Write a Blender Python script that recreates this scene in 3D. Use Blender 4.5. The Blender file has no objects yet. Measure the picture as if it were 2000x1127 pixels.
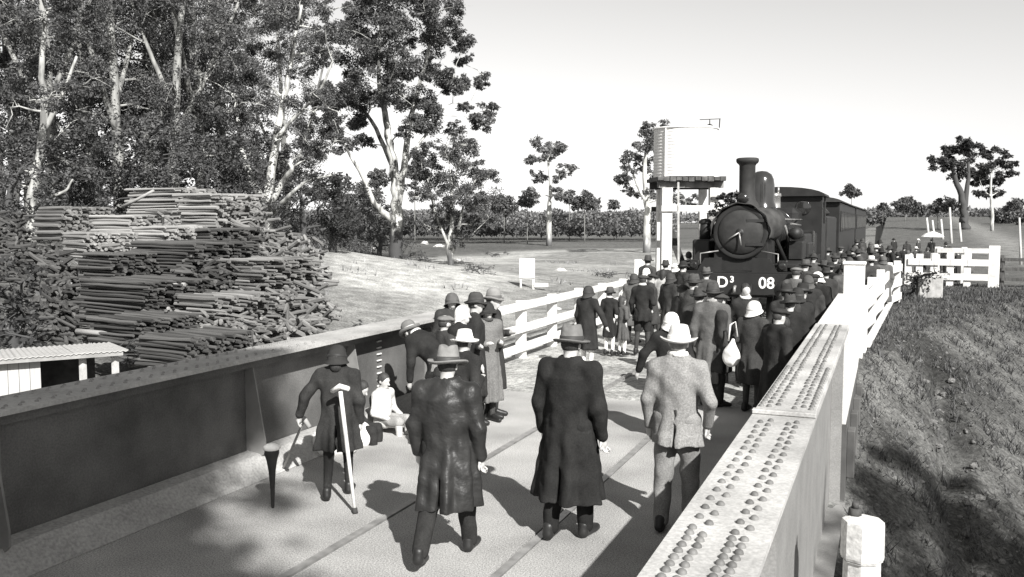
import bpy, math, random, colorsys
import numpy as np
from mathutils import Vector, Matrix
R = math.radians
random.seed(7); rng = np.random.default_rng(11)
scene = bpy.context.scene
C = scene.collection

# ------------------------------------------------------------------ camera, sky, sun, exposure
F_PX, W_PX, H_PX = 1750.0, 2000.0, 1127.0          # focal length and frame in photograph pixels
CAM = Vector((0.0, 0.0, 2.55))
PITCH = math.atan(130 / F_PX); YAW = math.atan(735 / F_PX * math.cos(PITCH))
cam_d = bpy.data.cameras.new('camera'); cam = bpy.data.objects.new('camera', cam_d); C.objects.link(cam)
cam.location = CAM; cam.rotation_euler = (math.pi / 2 - PITCH, 0, YAW)
cam_d.sensor_width = 36; cam_d.lens = 36 * F_PX / W_PX; cam_d.clip_start = 0.05; cam_d.clip_end = 12000
scene.camera = cam

SUN_EL, SUN_AZ = R(37), R(135)                     # azimuth clockwise from +Y: behind the camera, to the right
wd = bpy.data.worlds.new('World'); scene.world = wd; wd.use_nodes = True
nt = wd.node_tree; nt.nodes.clear()
sky = nt.nodes.new('ShaderNodeTexSky'); sky.sky_type = 'NISHITA'; sky.sun_disc = False
sky.sun_elevation = SUN_EL; sky.sun_rotation = SUN_AZ; sky.air_density = 2.0; sky.dust_density = 0.0; sky.ozone_density = 1.0
bw = nt.nodes.new('ShaderNodeRGBToBW'); tint = nt.nodes.new('ShaderNodeMix'); tint.data_type = 'RGBA'; tint.blend_type = 'MULTIPLY'
tint.inputs['Factor'].default_value = 1; tint.inputs['B'].default_value = (1, .99, .975, 1)
bg = nt.nodes.new('ShaderNodeBackground'); bg.inputs['Strength'].default_value = 0.08
wo = nt.nodes.new('ShaderNodeOutputWorld')
nt.links.new(sky.outputs[0], bw.inputs[0]); nt.links.new(bw.outputs[0], tint.inputs['A'])
nt.links.new(tint.outputs['Result'], bg.inputs[0]); nt.links.new(bg.outputs[0], wo.inputs[0])
sun_d = bpy.data.lights.new('sun', 'SUN'); sun_d.energy = 5.0; sun_d.angle = R(0.6); sun_d.color = (1, .985, .96)
sun = bpy.data.objects.new('sun', sun_d); C.objects.link(sun); sun.location = (20, -20, 30)
SUNV = Vector((math.sin(SUN_AZ) * math.cos(SUN_EL), math.cos(SUN_AZ) * math.cos(SUN_EL), math.sin(SUN_EL)))
sun.rotation_euler = SUNV.to_track_quat('Z', 'Y').to_euler()
scene.view_settings.view_transform = 'Standard'; scene.view_settings.look = 'None'
scene.view_settings.exposure = 0.75; scene.view_settings.gamma = 1.0; scene.view_settings.use_curve_mapping = False
scene.render.engine = 'CYCLES'

# ------------------------------------------------------------------ measuring helpers
_f = Vector((-math.sin(YAW) * math.cos(PITCH), math.cos(YAW) * math.cos(PITCH), -math.sin(PITCH)))
_r = Vector((math.cos(YAW), math.sin(YAW), 0)); _u = _r.cross(_f)
def ray(x, y): return _f + _r * ((x - 1000) / F_PX) - _u * ((y - 563.5) / F_PX)
def at(x, y, D): return CAM + ray(x, y) * D                    # point at a given distance
def onz(x, y, z=0.0): d = ray(x, y); return CAM + d * ((z - CAM.z) / d.z)   # point on a level
def onx(x, y, X): d = ray(x, y); return CAM + d * (X / d.x)

# ------------------------------------------------------------------ mesh helpers
def link(o, parent=None):
    C.objects.link(o)
    if parent is not None: o.parent = parent
    return o
def tag(o, label=None, cat=None, group=None, kind=None):
    if label: o['label'] = label
    if cat: o['category'] = cat
    if group: o['group'] = group
    if kind: o['kind'] = kind
    return o
def empty(name, loc=(0, 0, 0), rz=0.0):
    o = bpy.data.objects.new(name, None); o.empty_display_size = .2; o.location = loc; o.rotation_euler = (0, 0, rz)
    return link(o)
def np_mesh(name, V, Fq, mat, smooth=False):
    V = np.asarray(V, dtype=np.float32).reshape(-1, 3); Fq = np.asarray(Fq, dtype=np.int32)
    me = bpy.data.meshes.new(name); n, k = Fq.shape
    me.vertices.add(len(V)); me.vertices.foreach_set('co', V.ravel())
    me.loops.add(n * k); me.loops.foreach_set('vertex_index', Fq.ravel())
    me.polygons.add(n); me.polygons.foreach_set('loop_start', np.arange(0, n * k, k, dtype=np.int32))
    me.polygons.foreach_set('loop_total', np.full(n, k, dtype=np.int32))
    if smooth: me.polygons.foreach_set('use_smooth', np.ones(n, dtype=bool))
    me.update(calc_edges=True); me.validate()
    if mat is not None: me.materials.append(mat)
    return me
class MB:
    """collects simple solids and links them as one mesh object"""
    def __init__(s): s.v = []; s.f = []; s.sm = []
    def add(s, vs, fs, smooth=False):
        o = len(s.v); s.v += [tuple(p) for p in vs]; s.f += [tuple(i + o for i in f) for f in fs]; s.sm += [smooth] * len(fs); return s
    def box(s, x0, x1, y0, y1, z0, z1, b=0.0):
        if b <= 0:
            vs = [(x, y, z) for z in (z0, z1) for y in (y0, y1) for x in (x0, x1)]
            return s.add(vs, [(0, 2, 3, 1), (4, 5, 7, 6), (0, 1, 5, 4), (2, 6, 7, 3), (0, 4, 6, 2), (1, 3, 7, 5)])
        vs = []; 
        for (z, e) in ((z0, b), (z0 + b, 0), (z1 - b, 0), (z1, b)):
            a, c, d, g = x0 + e, x1 - e, y0 + e, y1 - e
            q = b if e == 0 else 0
            vs += [(a + q, d, z), (c - q, d, z), (c, d + q, z), (c, g - q, z), (c - q, g, z), (a + q, g, z), (a, g - q, z), (a, d + q, z)] if e == 0 else \
                  [(a, d, z), (c, d, z), (c, d, z), (c, g, z), (c, g, z), (a, g, z), (a, g, z), (a, d, z)]
        fs = [tuple(range(7, -1, -1)), tuple(range(24, 32))]
        for k in range(3):
            for i in range(8):
                j = (i + 1) % 8; fs.append((k * 8 + i, k * 8 + j, k * 8 + 8 + j, k * 8 + 8 + i))
        return s.add(vs, fs)
    def bar(s, a, b, w, h, up=(0, 0, 1)):
        a = Vector(a); b = Vector(b); d = (b - a).normalized(); u = Vector(up)
        if abs(d.dot(u)) > .98: u = Vector((0, 1, 0))
        x = d.cross(u).normalized(); y = x.cross(d).normalized()
        vs = [p + x * (sx * w / 2) + y * (sy * h / 2) for p in (a, b) for (sx, sy) in ((-1, -1), (1, -1), (1, 1), (-1, 1))]
        return s.add(vs, [(3, 2, 1, 0), (4, 5, 6, 7), (0, 1, 5, 4), (1, 2, 6, 5), (2, 3, 7, 6), (3, 0, 4, 7)])
    def tube(s, pts, rad, n=8, caps=True, smooth=True):
        pts = [Vector(p) for p in pts]
        if not isinstance(rad, (list, tuple)): rad = [rad] * len(pts)
        vs = []; fs = []; ref = None
        for i, p in enumerate(pts):
            d = (pts[min(i + 1, len(pts) - 1)] - pts[max(i - 1, 0)]).normalized()
            if ref is None: ref = Vector((1, 0, 0)) if abs(d.x) < .8 else Vector((0, 1, 0))
            x = (ref - d * ref.dot(d)).normalized(); ref = x; y = d.cross(x)
            vs += [p + (x * math.cos(2 * math.pi * k / n) + y * math.sin(2 * math.pi * k / n)) * rad[i] for k in range(n)]
        for i in range(len(pts) - 1):
            for k in range(n):
                j = (k + 1) % n; fs.append((i * n + k, i * n + j, i * n + n + j, i * n + n + k))
        s.add(vs, fs, smooth)
        if caps: 
            o = len(s.v) - len(vs); s.f += [tuple(o + k for k in range(n - 1, -1, -1)), tuple(o + (len(pts) - 1) * n + k for k in range(n))]; s.sm += [False, False]
        return s
    def lathe(s, prof, org=(0, 0, 0), ax=(0, 0, 1), n=24, sx=1.0, sy=1.0, smooth=True):
        """prof: list of (radius, height along ax)"""
        ax = Vector(ax).normalized(); t = Vector((1, 0, 0)) if abs(ax.x) < .9 else Vector((0, 1, 0))
        x = (t - ax * t.dot(ax)).normalized(); y = ax.cross(x); org = Vector(org); vs = []; fs = []
        for (r_, h) in prof:
            for k in range(n):
                a = 2 * math.pi * k / n; vs.append(org + ax * h + x * (r_ * sx * math.cos(a)) + y * (r_ * sy * math.sin(a)))
        for i in range(len(prof) - 1):
            for k in range(n):
                j = (k + 1) % n; fs.append((i * n + k, i * n + j, i * n + n + j, i * n + n + k))
        return s.add(vs, fs, smooth)
    def prism(s, poly, ext):
        """poly: list of 3d points, ext: extrusion vector"""
        ext = Vector(ext); p = [Vector(q) for q in poly]; n = len(p)
        fs = [tuple(range(n - 1, -1, -1)), tuple(range(n, 2 * n))] + [(i, (i + 1) % n, n + (i + 1) % n, n + i) for i in range(n)]
        return s.add(p + [q + ext for q in p], fs)
    def mesh(s, name, mat):
        me = bpy.data.meshes.new(name); me.from_pydata([tuple(p) for p in s.v], [], s.f); 
        me.polygons.foreach_set('use_smooth', s.sm); me.materials.append(mat); me.update()
        return me
    def build(s, name, mat, parent=None):
        return link(bpy.data.objects.new(name, s.mesh(name, mat)), parent)
def inst(name, me, parent, loc=(0, 0, 0), rot=(0, 0, 0), sc=(1, 1, 1)):
    o = bpy.data.objects.new(name, me); o.location = loc; o.rotation_euler = rot; o.scale = sc
    return link(o, parent)

# ------------------------------------------------------------------ materials (a monochrome print: all surfaces are greys, faintly warm)
_m = {}
def M(name, c, var=.25, scale=4.0, rough=.85, bump=.15, bscale=None, detail=6, rand=0.0, spec=.3, stretch=None, coat=0.0, metal=0.0, trans=0.0, speck=None):
    if name in _m: return _m[name]
    m = bpy.data.materials.new(name); m.use_nodes = True; t = m.node_tree; N = t.nodes; b = N['Principled BSDF']
    tc = N.new('ShaderNodeTexCoord'); src = tc.outputs['Object']
    if stretch:
        mp = N.new('ShaderNodeMapping'); mp.inputs['Scale'].default_value = stretch; t.links.new(src, mp.inputs[0]); src = mp.outputs[0]
    no = N.new('ShaderNodeTexNoise'); no.inputs['Scale'].default_value = scale; no.inputs['Detail'].default_value = detail; t.links.new(src, no.inputs['Vector'])
    rp = N.new('ShaderNodeValToRGB'); lo, hi = c * (1 - var), min(1, c * (1 + var))
    rp.color_ramp.elements[0].position = .3; rp.color_ramp.elements[1].position = .7
    rp.color_ramp.elements[0].color = (lo, lo * .99, lo * .965, 1); rp.color_ramp.elements[1].color = (hi, hi * .99, hi * .965, 1)
    t.links.new(no.outputs['Fac'], rp.inputs[0]); col = rp.outputs[0]
    def mul(col, fac_socket):
        mx = N.new('ShaderNodeMix'); mx.data_type = 'RGBA'; mx.blend_type = 'MULTIPLY'; mx.inputs['Factor'].default_value = 1
        t.links.new(col, mx.inputs['A']); t.links.new(fac_socket, mx.inputs['B']); return mx.outputs['Result']
    if rand:
        oi = N.new('ShaderNodeObjectInfo'); mr = N.new('ShaderNodeMapRange'); mr.inputs['To Min'].default_value = 1 - rand; mr.inputs['To Max'].default_value = 1 + rand
        t.links.new(oi.outputs['Random'], mr.inputs['Value']); col = mul(col, mr.outputs[0])
    if speck:                                                   # fine grit: (scale, darkest multiplier, lightest multiplier)
        n2 = N.new('ShaderNodeTexNoise'); n2.inputs['Scale'].default_value = speck[0]; n2.inputs['Detail'].default_value = 2; t.links.new(src, n2.inputs['Vector'])
        m2 = N.new('ShaderNodeMapRange'); m2.inputs['From Min'].default_value = .3; m2.inputs['From Max'].default_value = .7
        m2.inputs['To Min'].default_value = speck[1]; m2.inputs['To Max'].default_value = speck[2]; t.links.new(n2.outputs['Fac'], m2.inputs['Value']); col = mul(col, m2.outputs[0])
    t.links.new(col, b.inputs['Base Color'])
    b.inputs['Roughness'].default_value = rough; b.inputs['Specular IOR Level'].default_value = spec; b.inputs['Metallic'].default_value = metal
    b.inputs['Coat Weight'].default_value = coat
    if trans: b.inputs['Transmission Weight'].default_value = trans
    if bump:
        nb = N.new('ShaderNodeTexNoise'); nb.inputs['Scale'].default_value = bscale or scale * 4; nb.inputs['Detail'].default_value = 5; t.links.new(src, nb.inputs['Vector'])
        bp = N.new('ShaderNodeBump'); bp.inputs['Strength'].default_value = bump; bp.inputs['Distance'].default_value = .02; t.links.new(nb.outputs['Fac'], bp.inputs['Height']); t.links.new(bp.outputs[0], b.inputs['Normal'])
    _m[name] = m; return m
# ------------------------------------------------------------------ people: fields of tapered limbs polygonised into one surface
def surface_nets(Fv, org, h):
    s = Fv < 0; nx, ny, nz = Fv.shape
    c = np.zeros((nx - 1, ny - 1, nz - 1), np.uint8)
    for i in (0, 1):
        for j in (0, 1):
            for k in (0, 1): c += s[i:nx - 1 + i, j:ny - 1 + j, k:nz - 1 + k]
    act = (c > 0) & (c < 8); idx = np.full(act.shape, -1, np.int32); n = int(act.sum())
    if n == 0: return np.zeros((0, 3)), np.zeros((0, 4), int)
    idx[act] = np.arange(n); I, J, K = np.nonzero(act); acc = np.zeros((n, 3)); cnt = np.zeros(n)
    cor = [(i, j, k) for i in (0, 1) for j in (0, 1) for k in (0, 1)]
    for a in cor:
        for ax in range(3):
            if a[ax]: continue
            b = list(a); b[ax] = 1
            fa = Fv[I + a[0], J + a[1], K + a[2]]; fb = Fv[I + b[0], J + b[1], K + b[2]]
            x = (fa < 0) != (fb < 0); t = np.where(x, fa / np.where(x, fa - fb, 1), 0)
            p = np.array(a, float)[None].repeat(n, 0); p[:, ax] += t; acc[x] += p[x]; cnt[x] += 1
    V = (np.stack([I, J, K], 1) + acc / cnt[:, None]) * h + org
    Q = []
    for ax in range(3):
        sl0 = [slice(None)] * 3; sl1 = [slice(None)] * 3; sl0[ax] = slice(0, -1); sl1[ax] = slice(1, None)
        d = s[tuple(sl0)] != s[tuple(sl1)]; u, v = (ax + 1) % 3, (ax + 2) % 3
        P = np.stack(np.nonzero(d), 1); sh = act.shape
        ok = (P[:, u] > 0) & (P[:, v] > 0) & (P[:, u] < sh[u]) & (P[:, v] < sh[v]); P = P[ok]
        if not len(P): continue
        def g(du, dv):
            q = P.copy(); q[:, u] -= du; q[:, v] -= dv; return idx[q[:, 0], q[:, 1], q[:, 2]]
        q = np.stack([g(1, 1), g(0, 1), g(0, 0), g(1, 0)], 1)
        flip = ~s[P[:, 0], P[:, 1], P[:, 2]]; q[flip] = q[flip][:, ::-1]; Q.append(q)
    Q = np.concatenate(Q); Q = Q[(Q >= 0).all(1)]
    return V, Q
class Field:
    def __init__(s, lo, hi, h):
        s.lo = np.array(lo, float); s.h = h; n = np.ceil((np.array(hi, float) - s.lo) / h).astype(int) + 1; s.n = n
        s.F = np.full(n, .2, np.float32)
        s.ax = [s.lo[i] + np.arange(n[i]) * h for i in range(3)]
    def _sl(s, lo, hi):
        a = np.clip(np.floor((np.array(lo) - s.lo) / s.h).astype(int), 0, s.n); b = np.clip(np.ceil((np.array(hi) - s.lo) / s.h).astype(int) + 1, 0, s.n)
        return tuple(slice(a[i], b[i]) for i in range(3))
    def _mix(s, sl, d, k, sub=False):
        g = s.F[sl]
        if sub: s.F[sl] = np.maximum(g, -d); return
        if k <= 0: s.F[sl] = np.minimum(g, d); return
        hh = np.clip(.5 + .5 * (g - d) / k, 0, 1); s.F[sl] = g * (1 - hh) + d * hh - k * hh * (1 - hh)
    def cone(s, a, b, r1, r2, k=.02, sub=False, flat=None):
        a = np.array(a, float); b = np.array(b, float); m = max(r1, r2) + .1
        sl = s._sl(np.minimum(a, b) - m, np.maximum(a, b) + m)
        X, Y, Z = np.meshgrid(s.ax[0][sl[0]], s.ax[1][sl[1]], s.ax[2][sl[2]], indexing='ij')
        if X.size == 0: return
        ba = b - a; L = max(ba @ ba, 1e-9); px, py, pz = X - a[0], Y - a[1], Z - a[2]
        t = np.clip((px * ba[0] + py * ba[1] + pz * ba[2]) / L, 0, 1)
        d = np.sqrt((px - t * ba[0]) ** 2 + (py - t * ba[1]) ** 2 + (pz - t * ba[2]) ** 2) - (r1 + (r2 - r1) * t)
        s._mix(sl, d, k, sub)
    def ell(s, c, r, k=.02, M3=None, sub=False):
        c = np.array(c, float); r = np.array(r, float); m = r.max() + .1; sl = s._sl(c - m, c + m)
        X, Y, Z = np.meshgrid(s.ax[0][sl[0]] - c[0], s.ax[1][sl[1]] - c[1], s.ax[2][sl[2]] - c[2], indexing='ij')
        if X.size == 0: return
        if M3 is not None:
            X, Y, Z = [M3[0][i] * X + M3[1][i] * Y + M3[2][i] * Z for i in range(3)]
        q = np.sqrt((X / r[0]) ** 2 + (Y / r[1]) ** 2 + (Z / r[2]) ** 2); s._mix(sl, (q - 1) * r.min(), k, sub)
    def loft(s, secs, k=.03, frame=None, ripple=None, slit=None):
        """secs: (z, rx, ry, cx, cy) top to bottom; frame(X,Y,Z) maps into the garment's own axes"""
        zs = np.array([q[0] for q in secs][::-1])
        X, Y, Z = np.meshgrid(*s.ax, indexing='ij')
        if frame is not None: X, Y, Z = frame(X, Y, Z)
        g = lambda i: np.interp(Z, zs, np.array([q[i] for q in secs][::-1]))
        rx, ry, cx, cy = g(1), g(2), g(3), g(4); dx, dy = X - cx, Y - cy
        q = np.sqrt((dx / rx) ** 2 + (dy / ry) ** 2); d = (q - 1) * np.minimum(rx, ry)
        if ripple:
            kf, amp, ztop, ph = ripple; th = np.arctan2(dy / ry, dx / rx); dn = np.clip((ztop - Z) / max(ztop - zs[0], .01), 0, 1)
            d = d - amp * dn * (np.sin(kf * th + ph + 2 * np.sin(th + ph)) + .5 * np.sin((kf * 1.9) * th + ph * 2))
        d = np.maximum(d, np.maximum(zs[0] - Z, Z - zs[-1]))
        if slit:
            z1, w = slit; d = np.maximum(d, np.minimum.reduce([w * np.clip((z1 - Z) / z1, 0, 1) + .004 - np.abs(X - cx), z1 - Z, (cy - .03) - Y]))
        s._mix(tuple(slice(None) for _ in range(3)), d.astype(np.float32), k)
    def noise(s, amp, fx=(9, 7, 11), ph=0.0):
        X, Y, Z = np.meshgrid(*s.ax, indexing='ij')
        s.F += amp * (np.sin(X * fx[0] * 3 + 2 * np.sin(Z * fx[1] + ph) + ph) * np.sin(Z * fx[2] * 2 + 3 * np.sin(Y * fx[0] + ph * 2)))
    def get(s): return surface_nets(s.F, s.lo, s.h)

SKIN = lambda: M('skin', .50, .08, 8, .6, .05)
def cloth(tone, kind='wool'):
    n = 'cloth_%s_%03d' % (kind, round(tone * 1000))
    if kind == 'leather': return M(n, tone, .35, 7, .46, .8, 11, spec=.35)
    if kind == 'tweed': return M(n, tone, .22, 60, .95, .3, 120, spec=.1, speck=(150, .75, 1.25))
    return M(n, tone, .28, 6, .92, .55, 12, spec=.12, speck=(110, .75, 1.25))
ARMS = dict(down=((.06, -.03, -.28), (.055, .05, -.53)), pocket=((.085, -.085, -.265), (.045, .04, -.49)), bent=((.07, -.06, -.28), (-.07, .20, -.24)),
            out=((.17, -.01, -.23), (.24, .05, -.46)), reach=((.05, .18, -.21), (.02, .40, -.30)), raised=((.12, .13, .10), (.06, .18, .34)),
            back=((.10, -.12, -.26), (-.06, -.17, -.44)), swing_f=((.06, .07, -.27), (.04, .24, -.47)), swing_b=((.07, -.14, -.25), (.07, -.20, -.50)),
            lap=((.06, .02, -.28), (-.03, .25, -.36)), hang=((.03, .02, -.29), (.02, .08, -.54)))
def make_person(label, loc, face=0, h=1.72, res=.02, coat='overcoat', coat_c=.03, coat_k='wool', leg_c=.04, leg_kind='trousers', shoe_c=.02, hat='fedora', hat_c=.12, band_c=.04,
                hair_c=.04, arms=('down', 'down'), stride=.0, lean=0.0, sit=False, turn=0.0, nod=0.0, wide=1.0, hem=None, seed=0, brim=.155, group=None, long_hair=False, flare=0.0, cat='person', collar_c=None, sock_c=None, roll=0.0):
    rs = random.Random(seed * 7 + 3); S = h / 1.75
    child = h < 1.45; hs = 1.0 + max(0, (1.6 - h)) * .35
    zo = -.47 if sit else 0.0; piv = np.array([0, 0, .95 + zo]); cl, sl_ = math.cos(lean), math.sin(lean)
    cr, sr = math.cos(roll), math.sin(roll)
    def up(p):                                                      # upper-body frame to figure frame
        x, y, z = p[0], p[1], p[2] - .95
        x, z = x * cr + z * sr, -x * sr + z * cr
        return np.array([x, y * cl + z * sl_, -y * sl_ + z * cl]) + piv
    def fr(X, Y, Z):
        Z = Z - piv[2]; y = Y * cl - Z * sl_; z = Y * sl_ + Z * cl
        x, z = X * cr - z * sr, X * sr + z * cr
        return x, y, z + .95
    legs = []
    for s_ in (-1, 1):
        if sit: hp, kn, an, to = (s_ * .09, 0, .46), (s_ * .11, .42, .47), (s_ * .11, .44, .09), (s_ * .12, .60, .035)
        else:
            a = stride * s_; hp = np.array((s_ * .09 * wide, 0, .92))
            kb = .10 + max(0, -a) * .5
            kn = hp + .43 * np.array((s_ * .02, math.sin(a) + .03, -math.cos(a)))
            b_ = a - max(0, -a) * .9 - .02
            an = kn + .41 * np.array((0, math.sin(b_) - .03, -math.cos(b_))); an[2] = max(an[2], .085)
            if a >= 0: an[2] = .085
            to = an + np.array((s_ * .02, .15, -.05 - (.05 if a < -.1 else 0))); to[2] = max(to[2], .03)
        legs.append((np.array(hp), np.array(kn), np.array(an), np.array(to)))
    ws = .93 if coat in ('dress',) else 1.0
    sh = [np.array((s_ * .178 * ws * wide, -.005, 1.392)) for s_ in (-1, 1)]; arm = []
    for i, s_ in enumerate((-1, 1)):
        e, w = ARMS[arms[i]]; j = rs.uniform(-.015, .015)
        e = sh[i] + np.array((s_ * e[0] + s_ * .012, e[1] + j, e[2])); w = sh[i] + np.array((s_ * w[0] + s_ * .012, w[1] + j, w[2]))
        arm.append((up(sh[i]), up(e), up(w)))
    # head frame
    hc0 = np.array((0, .022, 1.597)); HR = Matrix.Rotation(turn, 3, 'Z') @ Matrix.Rotation(-nod - lean * .6, 3, 'X'); hc = up(hc0)
    if lean > .5: hc = up(np.array((0, .05, 1.58)))
    Hm = np.array(HR)
    H = lambda p: hc + Hm @ (np.array(p, float) * hs)
    HH = lambda p: H((p[0], p[1], p[2] - .012))
    allp = np.array([q for l in legs for q in l] + [q for a in arm for q in a] + [hc, H((0, 0, .15)), up((0, -.15, 1.3)), up((0, .15, 1.3))])
    lo = allp.min(0) - .24; hi = allp.max(0) + .24; lo[2] = -.02
    root = None
    def mk(name, fld, mat, parent):
        V, Q = fld.get()
        if len(V) == 0: return None
        me = np_mesh(name, V * S, Q, mat, True); o = bpy.data.objects.new(name, me); return link(o, parent)
    # ---- body: one continuous surface from head to feet
    b = Field(lo, hi, max(res, .012) if res < .0125 else res * 1.1)
    b.loft([(1.46, .09, .06, 0, 0), (1.38, .145 * ws, .085, 0, 0), (1.25, .145, .095, 0, 0), (1.08, .12, .09, 0, 0), (.93, .14, .10, 0, 0)], .03, fr)
    for l in legs:
        b.cone(l[0], l[1], .075, .052, .04); b.cone(l[1], l[2], .055, .038, .02); b.cone(l[2] + [0, -.03, -.03], l[3], .035, .026, .02)
    b.cone(up((0, -.01, 1.43)), hc + Hm @ np.array((0, -.015, -.06)), .060, .054, .03)
    b.ell(H((0, -.008, .018)), np.array((.074, .092, .10)) * hs, .02, Hm); b.cone(H((0, .03, -.035)), H((0, .05, -.075)), .052 * hs, .036 * hs, .03)
    b.cone(H((0, .085, .005)), H((0, .108, -.028)), .010 * hs, .017 * hs, .008); b.ell(H((0, .072, .028)), np.array((.05, .02, .012)) * hs, .012, Hm)
    for s_ in (-1, 1):
        b.ell(H((s_ * .076, -.005, -.005)), np.array((.012, .022, .032)) * hs, .006, Hm)
        if res <= .02: b.ell(H((s_ * .032, .098, .008)), np.array((.014, .014, .009)) * hs, 0, Hm, sub=True)
    if res <= .0125: b.ell(H((0, .102, -.058)), np.array((.022, .012, .005)) * hs, 0, Hm, sub=True)
    for i, s_ in enumerate((-1, 1)):
        a0, e, w = arm[i]; b.cone(a0, e, .05, .042, .03); b.cone(e, w, .042, .030, .02)
        d = w - e; d = d / np.linalg.norm(d); sd = np.cross(d, (s_ * 1.0, 0, 0)); sd /= max(np.linalg.norm(sd), 1e-6); nn = np.cross(d, sd) * s_
        pm = w + d * .055; b.cone(w, pm + d * .02, .028, .033, .012)
        if res <= .0125:
            for q, (off, ln) in enumerate(((-.033, .062), (-.011, .075), (.011, .070), (.033, .054))):
                p0 = pm + d * .025 + sd * off; p1 = p0 + d * ln * .55 + nn * (-.012); p2 = p1 + d * ln * .35 + nn * (-.03)
                b.cone(p0, p1, .0105, .0095, .003); b.cone(p1, p2, .0095, .008, .003)
            t0 = w + d * .03 + sd * (.03); t1 = t0 + d * .035 + sd * .03; b.cone(t0, t1, .013, .011, .006); b.cone(t1, t1 + d * .03, .011, .009, .004)
        else:
            b.cone(pm + d * .02, pm + d * .085 - nn * .02, .028, .015, .01); b.cone(w + d * .03 + sd * .025, w + d * .07 + sd * .045, .013, .010, .005)
    V, Q = b.get(); me = np_mesh('person', V * S, Q, SKIN(), True)
    root = bpy.data.objects.new('person', me); root.location = loc; root.rotation_euler = (0, 0, -R(face)); link(root)
    tag(root, label, cat, group)
    # ---- coat / jacket / dress
    hemz = hem if hem is not None else dict(overcoat=.40, jacket=.76, dress=.46, longcoat=.26, shirt=.90)[coat]
    wst = .165 if coat in ('overcoat', 'longcoat') else .155
    g = Field(lo, hi, res); fat = {'overcoat': 1.12, 'longcoat': 1.1, 'jacket': 1.03, 'dress': .93, 'shirt': .95}[coat] * wide
    secs = [(1.49, .080, .075, 0, -.01), (1.455, .112 * ws, .088, 0, -.01), (1.40, .160 * ws, .106, 0, -.01), (1.34, .176 * fat * ws, .124 * fat, 0, 0), (1.22, .174 * fat * ws, .132 * fat, 0, 0), (1.06, wst * fat, .126 * fat, 0, 0), (.94, .168 * fat, .130 * fat, 0, 0)]
    one = not sit and hemz < .93 and lean < .25
    if one:
        fx = 1 + flare; st = abs(stride) * .20; mid = min((.98 + hemz) / 2, .84)
        secs += [(.86, .183 * fat, .143 * fat, 0, 0), (mid - .02, .198 * fat * (1 + flare * .5), .155 * fat + st * .5, 0, 0), (hemz, (.21 if coat != 'jacket' else .20) * fat * fx, .165 * fat * fx + st, 0, 0)]
    g.loft(secs, .03, fr, ripple=(rs.choice((5, 6, 7)), (.014 if coat in ('jacket', 'shirt') else .027) * (1.3 if coat == 'dress' else 1), 1.05, rs.uniform(0, 6)) if one else None, slit=(hemz + .30, .03) if one and coat in ('overcoat', 'longcoat', 'jacket') and res < .015 else None)
    for i, s_ in enumerate((-1, 1)):
        a0, e, w = arm[i]; k_ = 1.0 if coat in ('overcoat', 'longcoat') else .86
        g.cone(up((s_ * .07, -.01, 1.435)), a0, .050, .066 * k_ * fat / 1.05, .07); g.cone(a0, e, .068 * k_, .063 * k_, .07)
        w2 = e + (w - e) * (.97 if coat != 'shirt' else .9); g.cone(e, w2, .064 * k_, .050 * k_, .03)
    if coat in ('overcoat', 'longcoat', 'jacket'):
        for k in range(9):
            a = -math.pi * .12 + k * math.pi * 1.24 / 8 + math.pi
            g.ell(up((.078 * math.cos(a), .02 + .078 * math.sin(a), 1.475 + (.01 if math.sin(a) < 0 else -.02))), (.028, .028, .03), .015)
    if not sit and hemz < .93 and not one:
        fx = 1 + flare; st = abs(stride) * .20; hy = .0
        z1 = .98; mid = (z1 + hemz) / 2
        g.loft([(1.14, (wst - .012) * fat, .118 * fat, 0, 0), (1.0, .168 * fat, .129 * fat, 0, 0), (.86, .185 * fat, .145 * fat, 0, 0), (mid if mid < .84 else .84, .20 * fat * (1 + flare * .5), .155 * fat + st * .5, 0, hy), (hemz, (.21 if coat != 'jacket' else .20) * fat * fx, .165 * fat * fx + st, 0, hy)], .06,
               frame=None, ripple=(rs.choice((5, 6, 7)), (.014 if coat in ('jacket', 'shirt') else .027) * (1.3 if coat == 'dress' else 1), .95, rs.uniform(0, 6)), slit=(hemz + .30, .03) if coat in ('overcoat', 'longcoat', 'jacket') and res < .015 else None)
    if sit:
        for l in legs: g.cone(l[0], l[0] + (l[1] - l[0]) * (.85 if coat in ('dress', 'overcoat') else .3), .10, .09, .05)
    g.noise(.0062 if res < .015 else .004, ph=seed)
    if res < .015: g.noise(.003, (17, 13, 5), ph=seed * 3 + 1)
    # neck opening
    g.cone(up((0, -.005, 1.45)), up((0, .01, 1.62)), .055, .075, 0, sub=True)
    mk({'overcoat': 'overcoat', 'longcoat': 'long_coat', 'jacket': 'jacket', 'dress': 'dress', 'shirt': 'shirt'}[coat], g, cloth(coat_c, coat_k), root)
    if collar_c is not None:
        f = Field(up((0, 0, 1.47)) - .16, up((0, 0, 1.52)) + .16, min(res, .015))
        for k in range(14):
            a = 2 * math.pi * k / 14; f.ell(up((.075 * math.cos(a), .01 + .078 * math.sin(a), 1.50 + (.012 if math.sin(a) < 0 else -.02))), (.024, .024, .028), .015)
        f.cone(up((0, 0, 1.44)), up((0, .01, 1.62)), .056, .07, 0, sub=True)
        mk('collar', f, cloth(collar_c), root)
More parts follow.
